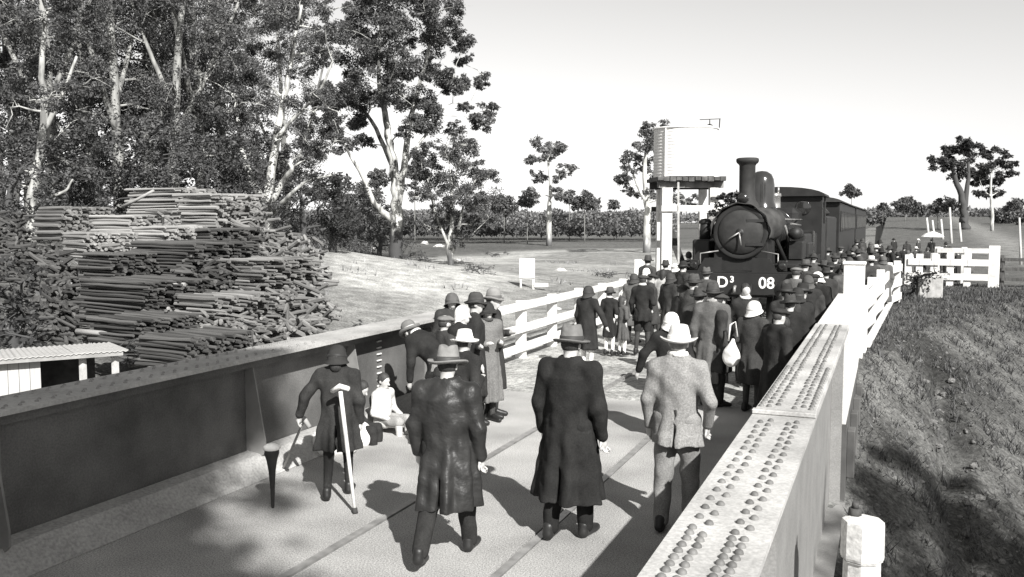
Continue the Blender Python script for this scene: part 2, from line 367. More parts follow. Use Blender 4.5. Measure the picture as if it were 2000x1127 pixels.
    # ---- legs
    if leg_kind in ('trousers', 'shorts'):
        g = Field(lo, hi, res * 1.2)
        for l in legs:
            if leg_kind == 'trousers':
                g.cone(l[0] + [0, 0, .03], l[1], .105 * wide, .080, .05); g.cone(l[1], l[2] + [0, 0, .01], .080, .066, .03)
            else: g.cone(l[0] + [0, 0, .03], l[1] + [0, 0, .05], .10, .088, .05)
        g.ell((0, 0, .95 + zo), (.16, .12, .11), .04); g.noise(.006, (8, 5, 14), ph=seed + 2)
        mk(leg_kind, g, cloth(leg_c, 'wool'), root)
    if leg_kind in ('stockings', 'shorts') or sock_c is not None:
        g = Field(lo, hi, res)
        for l in legs: g.cone(l[1] + (np.array((0, 0, .12)) if leg_kind == 'stockings' and not sit else 0), l[1], .062, .060, .02); g.cone(l[1], l[2], .060, .043, .02)
        mk('stockings', g, cloth(sock_c if sock_c is not None else leg_c, 'wool'), root)
    for l in legs:
        g = Field(np.minimum(l[2], l[3]) - .14, np.maximum(l[2], l[3]) + .14, max(.012, min(res * .85, .02))); d = l[3] - l[2]
        g.cone(l[2] + [0, -.045, -.035], l[2] + [0, -.03, .02], .042, .048, .02); g.cone(l[2] + [0, -.04, -.045], l[3] + [0, .02, 0], .040, .033, .025)
        g.cone(l[2] + [0, .03, -.01], l[3] + [0, -.02, .01], .040, .034, .02)
        mk('shoe', g, M('shoe_%02d' % round(shoe_c * 100), shoe_c, .3, 8, .45, .1, spec=.4), root)
    # ---- hair
    if hat != 'scarf':
        r2 = max(.012, min(res * .8, .018)); f = Field(hc - .24 * hs, hc + .2 * hs, r2)
        f.ell(H((0, -.014, .024 if not hat else .012)), np.array((.083, .098, .106) if not hat else (.080, .092, .088)) * hs, 0, Hm)
        if long_hair: f.cone(H((0, -.05, -.02)), H((0, -.06, -.12)), .065 * hs, .06 * hs, .03)
        f.ell(H((0, .10, -.05)), np.array((.10, .105, .13)) * hs, 0, Hm, sub=True)
        if not long_hair: f.ell(H((0, -.02, -.14)), np.array((.14, .16, .10)) * hs, 0, Hm, sub=True)
        mk('hair', f, M('hair_%02d' % round(hair_c * 100), hair_c, .4, 20, .6, .4, 60, stretch=(1, 1, .2)), root)
    # ---- hat
    def hat_mesh(mb): mb.v = [tuple((HH((p[0], p[1], p[2]))) * S) for p in mb.v]; return mb
    if hat in ('fedora', 'straw', 'bowler', 'wide'):
        mb = MB(); cr_h = .138 if hat == 'fedora' else .125; br = brim; n = 28 if res < .015 else 16
        prof = [(.001, .046 + cr_h * .82), (.03, .046 + cr_h * .86), (.055, .046 + cr_h), (.072, .046 + cr_h * .95), (.086, .046 + cr_h * .6), (.094, .05), (.12, .040), (br - .012, .046), (br, .060 if hat != 'bowler' else .07), (br - .004, .05), (br - .015, .036), (.10, .030), (.088, .035)]
        if hat == 'bowler': prof[:5] = [(.001, .19), (.03, .188), (.06, .175), (.085, .14), (.092, .09)]
        mb.lathe(prof, n=n, sx=1.0, sy=1.14)
        if hat == 'fedora':
            mb.v = [(x, y, z - (.03 * math.exp(-(x / .03) ** 2) * (1 if y > -.02 else .8) if z > .14 else 0)) for (x, y, z) in mb.v]
        wv = rs.uniform(0, 6)
        mb.v = [(x, y, z + ((.010 * math.sin(2 * math.atan2(y, x) + wv) - .020 * max(0, y) / br + .0) if math.hypot(x, y) > .11 else 0)) for (x, y, z) in mb.v]
        ho = hat_mesh(mb).build('hat', M('felt_%02d' % round(hat_c * 100), hat_c, .2, 12, .9, .15, 60, spec=.1), root)
        bd = MB(); bd.lathe([(.0975, .048), (.097, .078), (.0925, .088), (.09, .06)], n=n, sy=1.14); hat_mesh(bd).build('hat_band', M('ribbon_%02d' % round(band_c * 100), band_c, .1, 8, .6, 0), ho)
    elif hat == 'cloche':
        mb = MB(); mb.lathe([(.001, .142), (.035, .138), (.068, .118), (.092, .08), (.104, .03), (.106, -.01), (.112, -.03), (.128, -.05), (.130, -.055), (.12, -.05), (.098, -.02)], n=20, sy=1.12)
        mb.v = [(x, y, z + (.04 * (y / .12) if z < 0 else 0)) for (x, y, z) in mb.v]
        ho = hat_mesh(mb).build('hat', M('felt_%02d' % round(hat_c * 100), hat_c, .2, 12, .9, .15, 60, spec=.1), root)
        bd = MB(); bd.lathe([(.1055, -.004), (.108, .0), (.106, .028), (.100, .03)], n=20, sy=1.12); hat_mesh(bd).build('hat_band', M('ribbon_%02d' % round(band_c * 100), band_c, .1, 8, .6, 0), ho)
    elif hat == 'cap':
        mb = MB(); mb.lathe([(.001, .125), (.05, .125), (.10, .108), (.122, .085), (.115, .068), (.094, .06), (.09, .04)], org=(0, .015, 0), n=20, sy=1.12)
        mb.v = [(x, y, z - .02 * (y > .05) * (y / .12)) for (x, y, z) in mb.v]
        ho = hat_mesh(mb).build('hat', M('felt_%02d' % round(hat_c * 100), hat_c, .2, 12, .9, .15, 60, spec=.1), root)
        pk = MB(); ang = [math.pi * (.2 + .6 * k / 8) for k in range(9)]
        pts = [(.092 * math.cos(a), .1 * math.sin(a) + .012, .045) for a in ang] + [(.10 * math.cos(a), .155 * math.sin(a) + .012, .022) for a in ang[::-1]]
        pk.prism(pts, (0, 0, .008)); hat_mesh(pk).build('peak', M('felt_%02d' % round(hat_c * 100), hat_c), ho)
    elif hat == 'scarf':
        f = Field(hc - .3 * hs, hc + .22 * hs, min(res, .016)); f.ell(H((0, -.012, .02)), np.array((.092, .108, .115)) * hs, 0, Hm); f.cone(H((0, -.05, -.05)), H((.03, -.10, -.20)), .07 * hs, .05 * hs, .03)
        f.ell(H((0, .10, -.03)), np.array((.062, .07, .10)) * hs, 0, Hm, sub=True); mk('headscarf', f, cloth(hat_c), root)
    return root
# ------------------------------------------------------------------ terrain
def sstep(a, b, x): t = np.clip((x - a) / (b - a), 0, 1); return t * t * (3 - 2 * t)
def vnoise(X, Y, sc, seed):
    g = np.random.default_rng(seed).random((64, 64)); x, y = X / sc, Y / sc; i, j = np.floor(x).astype(int), np.floor(y).astype(int)
    u, v = x - i, y - j; u, v = u * u * (3 - 2 * u), v * v * (3 - 2 * v); G = lambda a, b: g[a % 64, b % 64]
    return (G(i, j) * (1 - u) + G(i + 1, j) * u) * (1 - v) + (G(i, j + 1) * (1 - u) + G(i + 1, j + 1) * u) * v
def ground_z(X, Y):
    X = np.asarray(X, float); Y = np.asarray(Y, float)
    low = -2.05 + .14 * np.clip(-20 - X, 0, 38) * (1 - sstep(52, 78, Y)) * sstep(2, 16, Y + (-X - 20) * .2)
    low = low + .25 * (vnoise(X, Y, 9, 1) - .5) + .5 * (vnoise(X, Y, 31, 2) - .5)
    creek = -3.6
    # right side: plain at deck level whose bank falls towards the creek
    yc = np.clip(17.6 + (X + .5) * 3.6, 17.6, 40)
    t = np.clip((yc - Y) / 13.0, 0, 1.4); right = -2.75 * t + .012 * np.clip(Y - 60, 0, 500) + .10 * (vnoise(X, Y, 2.3, 3) - .5) * np.clip(t * 4, .3, 1) + .28 * (vnoise(X, Y, 5.5, 4) - .5) * np.clip(t * 3, 0, 1)
    gx = .75 + (yc - Y) * .055 + .35 * (vnoise(X * 0, Y, 2.0, 5) - .5)          # a gully washed down the bank
    right = right + np.clip(t * 3, 0, 1) * (.03 * (vnoise(X * .8 + Y * .6, Y * .8 - X * .6, 1.1, 7) - .5) + .02 * (vnoise(X * .6 - Y * .8, Y * .6 + X * .8, .6, 8) - .5) + .16 * (vnoise(X * .7 + Y * .7, Y * .7 - X * .7, 2.1, 9) - .5))
    right = right - .45 * np.exp(-((X - gx) / .22) ** 2) * np.clip(t * 5, 0, 1) * np.clip((1.1 - t) * 4, 0, 1)
    right = right - .5 * sstep(41.5, 45, Y) * (1 - sstep(60, 90, Y))
    right = np.maximum(right, creek + .3 * (vnoise(X, Y, 3, 6)))
    # track formation beyond the bridge
    w = sstep(-11.5, -7.4, X)                                               # 0 in the lowland, 1 on the formation
    south = sstep(9.5, 12.2, Y)
    form = np.where(X > -.9, right, np.where(Y > 12.4, -.03, -.03 + (creek + .9) * (1 - south)))
    nearlow = low * sstep(-6, 10, Y) + (creek + .6) * (1 - sstep(-6, 10, Y))
    z = nearlow * (1 - w) + form * w
    # the far plain levels off
    return z
xs = np.unique(np.round(np.concatenate([np.linspace(-4000, -400, 14), np.linspace(-400, -90, 26), np.arange(-90, -12, 1.0), np.arange(-12, 6, .22), np.arange(6, 40, 1.0), np.linspace(40, 400, 26), np.linspace(400, 4000, 12)]), 3))
ys = np.unique(np.round(np.concatenate([np.linspace(-3000, -60, 10), np.arange(-60, 2, 3.0), np.arange(2, 42, .25), np.arange(42, 130, 1.2), np.linspace(130, 500, 50), np.linspace(500, 6000, 16)]), 3))
GX, GY = np.meshgrid(xs, ys, indexing='ij'); GZ = ground_z(GX, GY)
nX, nY = GX.shape; ii = np.arange(nX * nY).reshape(nX, nY)
Fq = np.stack([ii[:-1, :-1], ii[1:, :-1], ii[1:, 1:], ii[:-1, 1:]], -1).reshape(-1, 4)
def ground_mat():
    m = bpy.data.materials.new('ground_soil_and_grass'); m.use_nodes = True; t = m.node_tree; N = t.nodes; b = N['Principled BSDF']; b.inputs['Roughness'].default_value = .95; b.inputs['Specular IOR Level'].default_value = .1
    at_ = N.new('ShaderNodeAttribute'); at_.attribute_name = 'albedo'; tc = N.new('ShaderNodeTexCoord')
    def nz(sc, lo, hi, det=6):
        n = N.new('ShaderNodeTexNoise'); n.inputs['Scale'].default_value = sc; n.inputs['Detail'].default_value = det; t.links.new(tc.outputs['Object'], n.inputs['Vector'])
        r = N.new('ShaderNodeMapRange'); r.inputs['From Min'].default_value = .3; r.inputs['From Max'].default_value = .7; r.inputs['To Min'].default_value = lo; r.inputs['To Max'].default_value = hi
        t.links.new(n.outputs['Fac'], r.inputs['Value']); return r.outputs[0]
    a = N.new('ShaderNodeMath'); a.operation = 'MULTIPLY'; t.links.new(at_.outputs['Fac'], a.inputs[0]); t.links.new(nz(1.1, .65, 1.35), a.inputs[1])
    c = N.new('ShaderNodeMath'); c.operation = 'MULTIPLY'; t.links.new(a.outputs[0], c.inputs[0]); t.links.new(nz(11, .55, 1.45, 4), c.inputs[1]); c2 = N.new('ShaderNodeMath'); c2.operation = 'MULTIPLY'; t.links.new(c.outputs[0], c2.inputs[0]); t.links.new(nz(34, .6, 1.4, 3), c2.inputs[1]); c = c2
    rgb = N.new('ShaderNodeCombineColor')
    w2 = N.new('ShaderNodeMath'); w2.operation = 'MULTIPLY'; w2.inputs[1].default_value = .965; t.links.new(c.outputs[0], w2.inputs[0])
    t.links.new(c.outputs[0], rgb.inputs[0]); t.links.new(c.outputs[0], rgb.inputs[1]); t.links.new(w2.outputs[0], rgb.inputs[2]); t.links.new(rgb.outputs[0], b.inputs['Base Color'])
    bp = N.new('ShaderNodeBump'); bp.inputs['Strength'].default_value = .45; bp.inputs['Distance'].default_value = .05
    n = N.new('ShaderNodeTexNoise'); n.inputs['Scale'].default_value = 7; n.inputs['Detail'].default_value = 8; t.links.new(tc.outputs['Object'], n.inputs['Vector']); t.links.new(n.outputs['Fac'], bp.inputs['Height']); t.links.new(bp.outputs[0], b.inputs['Normal'])
    return m
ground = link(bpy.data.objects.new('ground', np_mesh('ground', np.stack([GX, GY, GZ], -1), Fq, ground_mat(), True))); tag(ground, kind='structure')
# albedo of the soil: pale worn clay and sand in the clearing, dry grass, painted shade over the creek bed
alb = .11 + .05 * (vnoise(GX, GY, 14, 21) - .5)
dist = np.hypot(GX, GY); px_ = 1000 + F_PX * np.tan(np.arctan2(GX, np.maximum(GY, .01)) + YAW)
clear = sstep(-62, -48, GX) * (1 - sstep(-12, -9.5, GX)) * sstep(26, 36, GY) * (1 - sstep(125, 165, GY)) * sstep(560, 680, px_)
pn = vnoise(GX, GY, 6.5, 22) * .6 + vnoise(GX, GY, 17, 23) * .6
alb = alb + clear * .17 * sstep(.44, .80, pn) + clear * .12
alb = np.where((GX > -7.6) & (GX < -.4) & (GY > 12.2), .33 - .15 * sstep(40, 70, GY), alb)                      # trodden gravel of the formation
rt = (GX > -.6)
alb = np.where(rt, .088 + .08 * (vnoise(GX, GY, 1.1, 25) - .5) + .04 * (vnoise(GX, GY, 3, 24) - .5) - .07 * sstep(.75, 1.0, np.clip((np.clip(17.6 + (GX + .5) * 3.6, 17.6, 40) - GY) / 13.0, 0, 1.4)), alb)  # foot of the bank darkened here: shade put into the albedo
alb = np.where(rt & (GY > 45), .11, alb); alb = np.where((GY < 11.5) & (GX > -9), np.minimum(alb, .075), alb)  # near creek bed capped dark, its shade kept in the colour
road = np.exp(-((GX - (9 + .045 * (GY - 60))) / 2.2) ** 2) * sstep(60, 80, GY); alb = alb + .10 * road
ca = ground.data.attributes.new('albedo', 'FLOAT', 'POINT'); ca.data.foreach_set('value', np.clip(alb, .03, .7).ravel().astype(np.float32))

# ------------------------------------------------------------------ bridge deck
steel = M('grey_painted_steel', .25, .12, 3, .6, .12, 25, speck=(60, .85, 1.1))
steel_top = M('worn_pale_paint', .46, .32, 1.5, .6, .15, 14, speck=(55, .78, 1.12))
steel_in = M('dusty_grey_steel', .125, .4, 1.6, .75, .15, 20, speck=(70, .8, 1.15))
deckm = M('gravelled_deck', .40, .34, .7, .95, .55, 110, speck=(85, .5, 1.4), spec=.1)
conc = M('limewashed_concrete', .68, .12, 3, .9, .25, 30, speck=(50, .85, 1.06))
white = M('white_painted_timber', .72, .22, 3, .75, .15, 25, stretch=(1, 1, 1), rand=.05)
dark_wood = M('tarred_timber', .06, .4, 4, .85, .3, 30)
grey_wood = M('weathered_grey_timber', .30, .3, 5, .9, .4, 40, stretch=(4, 4, .6), rand=.2)
mb = MB(); 
# deck strips between the grooves in which the rails lie
for (a, b_) in ((-5.99, -3.992), (-3.895, -2.596), (-2.497, -.66)): mb.box(a, b_, -6, 12.35, -.22, 0)
mb.box(-5.99, -.66, -6, 12.35, -.30, -.222)
dk = mb.build('bridge_deck', deckm); tag(dk, kind='structure')
iron = M('rail_steel', .30, .3, 8, .4, .1, metal=.3)
for X, lb in ((-3.95, 'steel rail set in the deck groove nearer the left girder'), (-2.54, 'steel rail set in the deck groove nearer the right girder')):
    t_ = empty('rail', (X, 12, 0)); tag(t_, lb, 'rail', 'rails across the bridge')
    MB().box(-.034, .034, -18, 130, -.045, .006).box(-.012, .012, -18, 130, -.15, -.045).box(-.06, .06, -18, 130, -.18, -.15).build('rail_head', iron, t_)
    s_ = 1 if X < -3 else -1
for k in range(24):
    y = 13.0 + k * .78
    o = MB().box(-4.6, -1.9, y - .11, y + .11, -.14, -.052 + .015 * ((k * 7) % 3), .012).build('sleeper', grey_wood); tag(o, 'timber sleeper under the rails beyond the bridge', 'sleeper', 'sleepers under the track')

# ------------------------------------------------------------------ plate girders
riv = MB(); riv.lathe([(.020, 0), (.0195, .008), (.0155, .015), (.0085, .0195), (.0005, .0205)], n=10); rivm = riv.mesh('rivet', M('rivet_paint', .15, .25, 9, .6, .1, rand=.25))
rivd = MB(); rivd.lathe([(.016, 0), (.0155, .006), (.011, .012), (.0005, .015)], n=8); rivdm = rivd.mesh('rivet', M('dark_rivet', .24, .2, 5, .6, .1))
RY1, RY0 = 12.3, -6
rg = empty('plate_girder', (-.63, 6, 0)); tag(rg, 'riveted plate girder with pale flat top along the right edge of the bridge', 'girder')
ox = lambda x: x + .63
MB().box(-.012, .012, RY0 - 6, RY1 - 6, -1.12, 1.178).build('web', steel, rg)
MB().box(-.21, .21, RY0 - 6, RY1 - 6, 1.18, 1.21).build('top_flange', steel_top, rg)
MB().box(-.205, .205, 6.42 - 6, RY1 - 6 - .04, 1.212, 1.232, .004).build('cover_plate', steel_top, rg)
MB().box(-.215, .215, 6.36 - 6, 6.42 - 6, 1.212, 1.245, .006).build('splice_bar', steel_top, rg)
MB().box(-.21, .21, RY0 - 6, RY1 - 6, -1.16, -1.122).build('bottom_flange', steel, rg)
MB().box(-.11, -.0145, RY0 - 6, RY1 - 6, 1.10, 1.178).box(.0145, .10, RY0 - 6, RY1 - 6, 1.16, 1.178).box(.0145, .026, RY0 - 6, RY1 - 6, 1.06, 1.16).build('flange_angle', steel, rg)
for y in (12.2, 10.6, 9.0, 7.4, 5.15, 3.4, 1.8):
    if y in (12.2, 5.15): MB().box(.014, .15 if y > 12 else .10, y - 6 - .012, y - 6 + .012, -1.12, 1.158).build('stiffener', steel, rg)
    MB().box(-.10, -.014, y - 6 - .01, y - 6 + .01, .02, 1.098).build('stiffener', steel, rg)
fr_ = (.21, .35, .64, .76)
for y0, y1, p, z in ((2.35, 6.3, .15, 1.21), (6.55, 12.2, .15, 1.232)):
    n = int((y1 - y0) / p)
    for r_i, q in enumerate(fr_):
        for k in range(n):
            y = y0 + (k + .5 * (r_i % 2)) * p + rng.uniform(-.006, .006)
            inst('rivet', rivm, rg, (-.21 + .42 * q + rng.uniform(-.004, .004), y - 6, z - .001), (0, 0, rng.uniform(0, 3)))
            if 3.05 < y < 3.75 and z < 1.22: inst('rivet', rivm, rg, (-.21 + .42 * q, y + .075 - 6, z - .001))
    if z > 1.22:
        for q in (.09, .90):
            for k in range(18): inst('rivet', rivm, rg, (-.21 + .42 * q, y0 + k * .11 - 6, z - .001))
LY1 = 12.2
lg = empty('plate_girder', (-6.0, 6, 0)); tag(lg, 'riveted plate girder with dark inner web along the left edge of the bridge', 'girder')
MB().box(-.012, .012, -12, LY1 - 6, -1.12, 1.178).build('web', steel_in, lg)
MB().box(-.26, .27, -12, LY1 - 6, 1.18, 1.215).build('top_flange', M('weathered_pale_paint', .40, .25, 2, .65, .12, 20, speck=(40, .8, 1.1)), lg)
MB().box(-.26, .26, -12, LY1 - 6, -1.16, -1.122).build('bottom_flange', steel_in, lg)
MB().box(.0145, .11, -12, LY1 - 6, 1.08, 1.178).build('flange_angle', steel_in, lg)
gus = M('pale_gusset_paint', .22, .2, 4, .7, .1, 25)
for y in (2.3, 4.4, onx(508, 712, -5.8).y, onx(704, 664, -5.8).y, 11.1):
    MB().prism([(.0145, y - 6 - .009, .02), (.25, y - 6 - .009, .22), (.25, y - 6 - .009, .34), (.115, y - 6 - .009, 1.075), (.0145, y - 6 - .009, 1.075)], (0, .018, 0)).build('gusset', gus, lg)
    MB().box(.0145, .022, y - 6 + .011, y - 6 + .13, .23, 1.075).build('stiffener', gus, lg)
yb = onx(740, 700, -5.98).y
for k in range(9): MB().box(.0145, .035, yb - 6 - .05, yb - 6 + .05, .36 + k * .082, .378 + k * .082, .003).build('rivet_glint', M('rivet_glint_white', .7, .1, 6, .7, .1), lg)  # white dashes paint the glint of rivets catching the sun
for k in range(44):
    for q in (-.19, -.13, .12, .18):
        inst('rivet', rivdm, lg, (q, 2.2 + k * .14 + (.07 if abs(q) < .15 else 0) - 6, 1.2145), (0, 0, k))
kb = MB().prism([(-5.64, -5, .004), (-5.82, -5, .20), (-5.975, -5, .22), (-5.975, -5, .004)], (0, 17.2, 0)).build('kerb', M('pale_concrete_kerb', .40, .18, 2.5, .9, .4, 25, speck=(40, .75, 1.1))); tag(kb, 'sloping pale concrete kerb at the foot of the left girder', 'kerb')
# supports below, in view only past the right girder
def octa(name, x, y, lab):
    t_ = empty(name, (x, y, -3.5)); tag(t_, lab, 'pile')
    pm = M('whitewashed_pile', .70, .22, 4, .9, .5, 14, speck=(30, .7, 1.08))
    MB().lathe([(.001, 3.54), (.12, 3.54), (.148, 3.53)], n=8, smooth=False).lathe([(.148, 3.83), (.152, 3.81), (.155, 3.56), (.15, 3.54)], n=8, smooth=False).lathe([(.001, 3.845), (.10, 3.845), (.148, 3.83)], n=8, smooth=False).build('cap', pm, t_)
    MB().lathe([(.132, 3.54), (.136, 3.3), (.150, 0)], n=8, smooth=False).build('shaft', pm, t_)
    for z in (3.26, 2.8, 2.3): MB().lathe([(.138, z), (.142, z + .005), (.142, z + .03), (.138, z + .035)], n=8, smooth=False).build('iron_band', M('banded_limewash', .6, .2, 4, .8, .2), t_)
    MB().tube([(-.06, .05, 3.83), (-.06, .05, 3.90)], [.05, .045], 6).tube([(-.06, .05, 3.90), (-.055, .05, 3.945)], [.028, .024], 8).build('bolt', M('rusty_bolt', .06, .4, 10, .8, .3), t_)
octa('bridge_pile', -.11, 7.05, 'whitewashed octagonal pile head with iron bolt beside the right girder')
ab = MB().box(-6.6, -.45, 12.42, 13.4, -4, -.05).build('abutment', M('abutment_concrete', .4, .25, 2, .9, .4)); tag(ab, 'concrete abutment under the far end of the bridge', 'abutment')
# concrete parapet and the fences at the bridge ends
pp = empty('parapet', (-.63, 15, 0)); tag(pp, 'solid white parapet wall continuing the right girder beyond the bridge', 'parapet')
MB().box(-.19, .19, -2.62, 3.0, -.10, 1.14).build('wall', conc, pp); MB().box(-.20, .20, -2.62, 3.42, -2.6, -.102).build('footing', M('damp_concrete', .10, .35, 2, .9, .4), pp); MB().box(-.215, .215, -2.64, 2.98, 1.142, 1.20, .012).build('coping', conc, pp)
MB().box(-.13, .25, 3.02, 3.42, -.10, 1.74, .015).build('pillar', conc, pp); MB().box(-.15, .27, 3.0, 3.44, 1.742, 1.80, .015).build('pillar_cap', conc, pp)
for k in range(5): MB().box(.195, .30, -2.3 + k * 1.2, -2.02 + k * 1.2, -.9, -.25, .01).build('buttress', M('damp_concrete', .10), pp)
def fence(label, pts, ph, rails, pw=.14, rw=.14, rt_=.05, mat=white, grp=None, zb=None, side=1, jit=0.0):
    p0 = pts[0]; t_ = empty('fence', (p0[0], p0[1], 0)); tag(t_, label, 'fence', grp); q = []
    for i, p in enumerate(pts):
        z0 = float(ground_z(p[0], p[1])) - .15 if zb is None else zb; hh = ph[i] if isinstance(ph, (list, tuple)) else ph; w = pw * (1.5 if isinstance(ph, (list, tuple)) and hh == max(ph) else 1)
        o = MB().box(-w / 2, w / 2, -w / 2, w / 2, z0, hh, .012).build('post', mat, t_); o.location = (p[0] - p0[0], p[1] - p0[1], 0)
        d = Vector((pts[min(i + 1, len(pts) - 1)][0] - pts[max(i - 1, 0)][0], pts[min(i + 1, len(pts) - 1)][1] - pts[max(i - 1, 0)][1], 0)); o.rotation_euler = (random.uniform(-jit, jit), random.uniform(-jit, jit), math.atan2(d.y, d.x))
    for i in range(len(pts) - 1):
        a, b_ = Vector((*pts[i], 0)) - Vector((*p0, 0)), Vector((*pts[i + 1], 0)) - Vector((*p0, 0)); d = (b_ - a).normalized(); n_ = Vector((d.y, -d.x, 0)) * side * (pw / 2 + rt_ / 2 + .002)
        e = d * .0
        for z in rails:
            MB().bar(a + n_ + Vector((0, 0, z + random.uniform(-jit, jit) * .3)) + d * .004, b_ + n_ + Vector((0, 0, z)) - d * .004, rt_, rw).build('rail', mat, t_)
    return t_
lp = [(-6.40, y) for y in (12.4, 14.1, 15.72, 17.45, 19.2, 21.0, 22.8, 24.6)]
fence('white three-rail timber fence beyond the left girder where children stand', lp, [1.06] * 7 + [1.5], (.98, .56, .20), pw=.17, rw=.15, jit=.012)
fence('short white fence flaring out from the parapet pillar', [(-.42, 18.7), (-.30, 21.5), (-.14, 25), (.05, 29.5), (.30, 31.0)], 1.32, (1.12, .66, .22), pw=.2, rw=.22, rt_=.06, jit=.012)
A_, B_ = Vector((.80, 39.9, 0)), Vector((3.86, 39.6, 0))
fpx = [0, .135, .31, .5, .70, 1.0]
fence('white wing fence on the level ground right of the crowd', [((A_ + (B_ - A_) * q).x, (A_ + (B_ - A_) * q).y) for q in fpx], [1.22, 1.26, 1.3, 1.34, 1.38, 1.62], (.95, .38), pw=.26, rw=.26, rt_=.06, side=1)
fence('far white rail behind the wing fence', [(B_.x - 1.9, B_.y + 2.4), (B_.x - .9, B_.y + 2.2), (B_.x + .15, B_.y + 2.0)], 1.5, (1.36, .9), pw=.2, rw=.2, side=1)
fence('dark weathered post-and-rail fence at the right edge', [(B_.x + .35, B_.y + .6), (B_.x + 1.6, B_.y + .2), (B_.x + 3.2, B_.y - .2), (B_.x + 5, B_.y - .6)], 1.25, (1.08, .70, .30), pw=.15, rw=.13, mat=M('dark_fence_wood', .11, .4, 5, .9, .4, stretch=(3, 3, .6)), jit=.02)

# ------------------------------------------------------------------ water tank on its stand
ctr = at(1338, 345, 27.2); TX, TY = ctr.x, ctr.y; zg = -.1; PZ = 3.82
ts = empty('tank_stand', (TX, TY, zg)); tag(ts, 'tall white timber stand under the water tank, braced with diagonals', 'tank stand')
k_ = R(24); rot = Matrix.Rotation(k_, 3, 'Z')
def tp(u, v, z): q = rot @ Vector((u, v, 0)); return (q.x, q.y, z - zg)
for (u, v, w) in ((-.68, -.62, .30), (.72, -.62, .24), (-.62, .66, .22), (.70, .66, .22)):
    lean_ = .04 if u > 0 else 0; MB().bar(tp(u * (1 + lean_), v, zg - .3), tp(u, v, PZ - .26), w, w, up=rot @ Vector((0, 1, 0))).build('post', white, ts)
MB().bar(tp(-.86, -.80, 2.95), tp(.95, -.80, 2.95), .08, .17).build('cross_beam', white, ts)
MB().bar(tp(.62, -.80, 3.25), tp(1.0, -.80, 3.25), .07, .10).build('cross_beam', dark_wood, ts)
MB().bar(tp(-.86, .84, 2.95), tp(.95, .84, 2.95), .08, .15).build('cross_beam', dark_wood, ts)
MB().bar(tp(-.55, .50, 2.85), tp(.30, .50, .6), .08, .22).build('brace', dark_wood, ts)
MB().bar(tp(.72, -.80, 2.85), tp(-.15, -.80, .35), .07, .22).build('brace', M('pale_bare_timber', .26, .2, 5, .9, .3), ts)
for v in (-.62, .66): MB().bar(tp(-.95, v, PZ - .16), tp(1.0, v, PZ - .16), .18, .20).build('bearer', dark_wood if v > 0 else M('stained_timber', .2, .4, 4, .9, .4), ts)
for k in range(11):
    u = -.92 + k * .184; MB().bar(tp(u, -.96 + random.uniform(-.06, .05), PZ), tp(u, .98 + random.uniform(-.06, .05), PZ), .165, .10 + .03 * (k % 3)).build('plank', M('tank_platform_timber', .10, .5, 6, .9, .4, rand=.3), ts)
MB().bar(tp(-.38, -.86, PZ - .1), tp(-.34, -.9, .9), .05, .05).build('down_pipe', M('galvanised_pipe', .5, .2, 6, .5, .1), ts)
wt = empty('water_tank', (TX, TY, PZ + .072)); tag(wt, 'round corrugated iron water tank on the timber stand', 'water tank')
prof = []
for k in range(61): prof.append((.955 + .009 * math.cos(k * math.pi / 2 * 1.0), k * 1.42 / 60))
galv = M('galvanised_iron', .84, .08, 2.5, .5, .05, spec=.4)
MB().lathe([(.001, .0)] + prof, n=40).build('shell', galv, wt)
MB().lathe([(.975, 1.42), (.985, 1.43), (.985, 1.47), (.97, 1.478), (.5, 1.52), (.001, 1.54)], n=40).build('lid', galv, wt)
MB().bar((-.40, -.90, .0), (-.40, -.90, 1.42), .03, .03).build('seam_strip', galv, wt)
pl = empty('float_gauge', at(1386, 250, 27.0)); tag(pl, 'small dark float gauge hanging from a bar above the tank rim', 'gauge')
gi = M('black_iron', .03, .3, 6, .6, .2)
MB().tube([(-.30, 0, .26), (.32, 0, .26)], .012, 6).build('bar', gi, pl); MB().tube([(0, 0, .26), (0, 0, .12)], .015, 6).build('hanger', gi, pl)
MB().tube([(.3, 0, .26), (.2, .5, .05), (-.25, .75, -.02)], .016, 6).build('bracket', gi, pl)
MB().lathe([(.001, .13), (.07, .10), (.12, .04), (.085, -.02), (.02, -.07), (.001, -.075)], n=10).build('float', gi, pl)
# ------------------------------------------------------------------ locomotive, tender, carriages
LX, LY = -3.24, 21.3
blk = M('sooty_black_paint', .016, .35, 3, .55, .12, 20, spec=.4)
blk2 = M('smokebox_grey', .032, .35, 4, .7, .2, 18, spec=.3)
gloss = M('polished_black_paint', .022, .3, 3, .16, .03, spec=.6)
lo = empty('steam_locomotive', (LX, LY, 0)); tag(lo, 'black steam locomotive facing the camera with a tall lipped chimney', 'locomotive')
ZC = 2.30; Y = (0, 1, 0)
MB().lathe([(.001, .56), (.60, .56), (.62, .60), (.62, 2.3), (.60, 2.32)], (0, 0, ZC), Y, 40).build('smokebox', blk2, lo)
rr = MB().lathe([(.54, .50), (.61, .49), (.645, .50), (.65, .56), (.65, .66), (.62, .67)], (0, 0, ZC), Y, 40).build('smokebox_ring', blk, lo)
dd = MB().lathe([(.001, .37), (.25, .38), (.40, .42), (.50, .47), (.535, .50), (.535, .555)], (0, 0, ZC), Y, 40).build('smokebox_door', blk2, lo)
MB().lathe([(.001, .30), (.05, .31), (.06, .36), (.10, .375)], (0, 0, ZC), Y, 16).build('door_hub', blk, dd)
MB().tube([(0, .31, ZC), (.05, .30, ZC - .30)], .018, 6).build('door_handle', iron, dd); MB().tube([(0, .29, ZC), (-.25, .29, ZC - .16)], .018, 6).build('door_handle', iron, dd)
for z in (.28, -.28): MB().bar((.15, .40, ZC + z), (.54, .47, ZC + z), .03, .07, up=(0, 0, 1)).build('hinge_strap', blk, dd)
